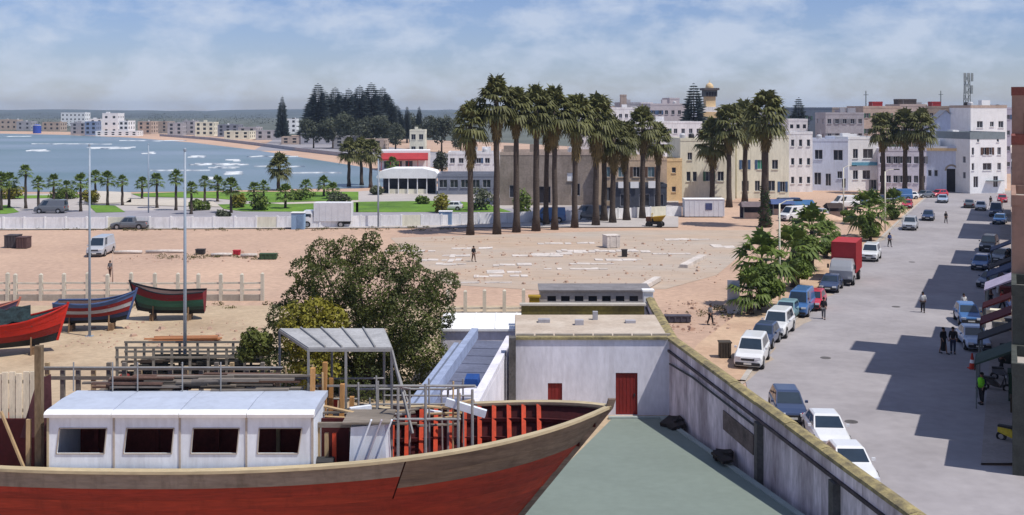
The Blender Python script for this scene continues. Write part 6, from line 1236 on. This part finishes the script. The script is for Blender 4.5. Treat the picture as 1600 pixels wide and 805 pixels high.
# white companionway box with slanting boards
D = 33.9; y = D-BY; x0_, x1_ = Xof(543, D)-BX, Xof(606, D)-BX; z1_ = Zof(668, D)
obj('hatch_box', MB().loft([[(x0_, y, 4.8), (x1_, y, 4.8), (x1_, y+1.3, 4.8), (x0_, y+1.3, 4.8)], [(x0_+.1, y, z1_), (x1_-.1, y, z1_+.1), (x1_-.1, y+1.2, z1_+.1), (x0_+.1, y+1.2, z1_)]]), m_cab, t)
for k in range(3): obj('slant_board', MB().bar((x0_+.1+k*.32, y-.06, 5.6), (x0_+.75+k*.32, y-.06, z1_+.25), .14, .05), (m_cab, M('lilac_board', S(206, 200, 214), var=.1))[k % 2], t)
obj('hatch_lid', MB().b6(x0_-.15, x1_+.1, y-.1, y+1.4, z1_+.12, z1_+.18), m_grey2, t)
# maroon recess with pale posts between cabin and hatch
D = 34.3; y = D-BY; obj('recess_wall', MB().b6(Xof(489, D)-BX, Xof(541, D)-BX, y+.6, y+.7, 4.7, 7.1), m_in, t)
for px in (497, 510, 522): x = Xof(px, D)-BX; obj('recess_post', MB().b6(x-.06, x+.06, y, y+.12, 4.8, 6.8+.1*(px % 3)), m_post if px != 522 else m_rib, t)
obj('recess_beam', MB().b6(Xof(489, D)-BX, Xof(560, D)-BX, y-.05, y+.1, 7.0, 7.14), m_grey2, t); obj('winch_drum', MB().tube([(Xof(508, D)-BX-.3, y-.15, 5.9), (Xof(508, D)-BX+.3, y-.15, 5.9)], .22, 12), m_trim_ if False else M_trim, t)
# loose planks on deck between cabin and bow
for k in range(16):
    px = random.uniform(505, 700); D = random.uniform(35, 37.6); z = Zof(random.uniform(636, 664), D); x = Xof(px, D)-BX
    obj('loose_plank', MB().box((x, D-BY, z), (random.uniform(.8, 1.8), .14, .05), rz=random.uniform(-.5, .5), ry=random.uniform(-.12, .12)), m_grey2 if k % 3 else m_post, t)
D = 36.3; obj('deck_house', MB().b6(Xof(500, D)-BX, Xof(604, D)-BX, D-BY-.9, D-BY+1.2, 4.8, 6.55), M('deck_house_grey', S(140, 130, 126), var=.22, scale=1), t)
# ---- stern clutter: upright boards, brown post, maroon sheet
D = 35.2; y = D-BY
for k in range(7): x = Xof(-14+k*11, D)-BX; obj('upright_board', MB().box((x, y+.02*(k % 2), (Zof(655, D)+Zof(581, D))/2+random.uniform(-.06, .06)), (.19, .05, Zof(581, D)-Zof(655, D))), M('pale_board', S(240, 226, 200, .95), var=.12, scale=1.5, stretch=(2, 2, .4)), t)
for py in (600, 645): obj('board_batten', MB().b6(Xof(-20, D)-BX, Xof(58, D)-BX, y+.06, y+.12, Zof(py, D), Zof(py, D)+.1), m_grey2, t)
D = 33.6; y = D-BY; obj('stern_post', MB().bar((Xof(62, D)-BX, y, 5.0), (Xof(61, D)-BX, y, Zof(540, D)), .22, .2), M('old_post', S(142, 122, 96), var=.25, scale=1.6, stretch=(2, 2, .4)), t)
obj('maroon_sheet', MB().quad((Xof(22, D)-BX, y+.4, Zof(690, D)), (Xof(74, D)-BX, y+.4, Zof(690, D)), (Xof(70, D)-BX, y+.45, Zof(590, D)), (Xof(48, D)-BX, y+.45, Zof(600, D))), M('maroon_cloth', S(112, 70, 76), var=.15), t)
obj('slant_plank', MB().bar((Xof(6, D)-BX, y-.2, Zof(640, D)), (Xof(42, D)-BX, y-.2, Zof(728, D)), .1, .06), m_post, t); obj('short_post', MB().bar((Xof(44, D)-BX, y, 5), (Xof(45, D)-BX, y, Zof(655, D)), .12, .12), m_post, t)
obj('stern_wall', MB().b6(Xof(-60, 35)-BX, Xof(74, 35)-BX, 35-BY, 35-BY+.1, 4.8, Zof(655, 35)), m_in, t)
# ------------------------------------------------------------------ haze over the bay
hz = MB().b6(-6300, 6300, -300, 6300, -1.5, 60)
ho = obj('haze', hz, None); ho['kind'] = 'stuff'
hmat = bpy.data.materials.new('haze_air'); hmat.use_nodes = True; ht = hmat.node_tree; ht.nodes.clear()
out = ht.nodes.new('ShaderNodeOutputMaterial'); pv = ht.nodes.new('ShaderNodeVolumePrincipled')
pv.inputs['Color'].default_value = (.62, .78, 1.0, 1); pv.inputs['Density'].default_value = 0.00011; pv.inputs['Anisotropy'].default_value = 0.2
ht.links.new(pv.outputs[0], out.inputs['Volume']); ho.data.materials.append(hmat)
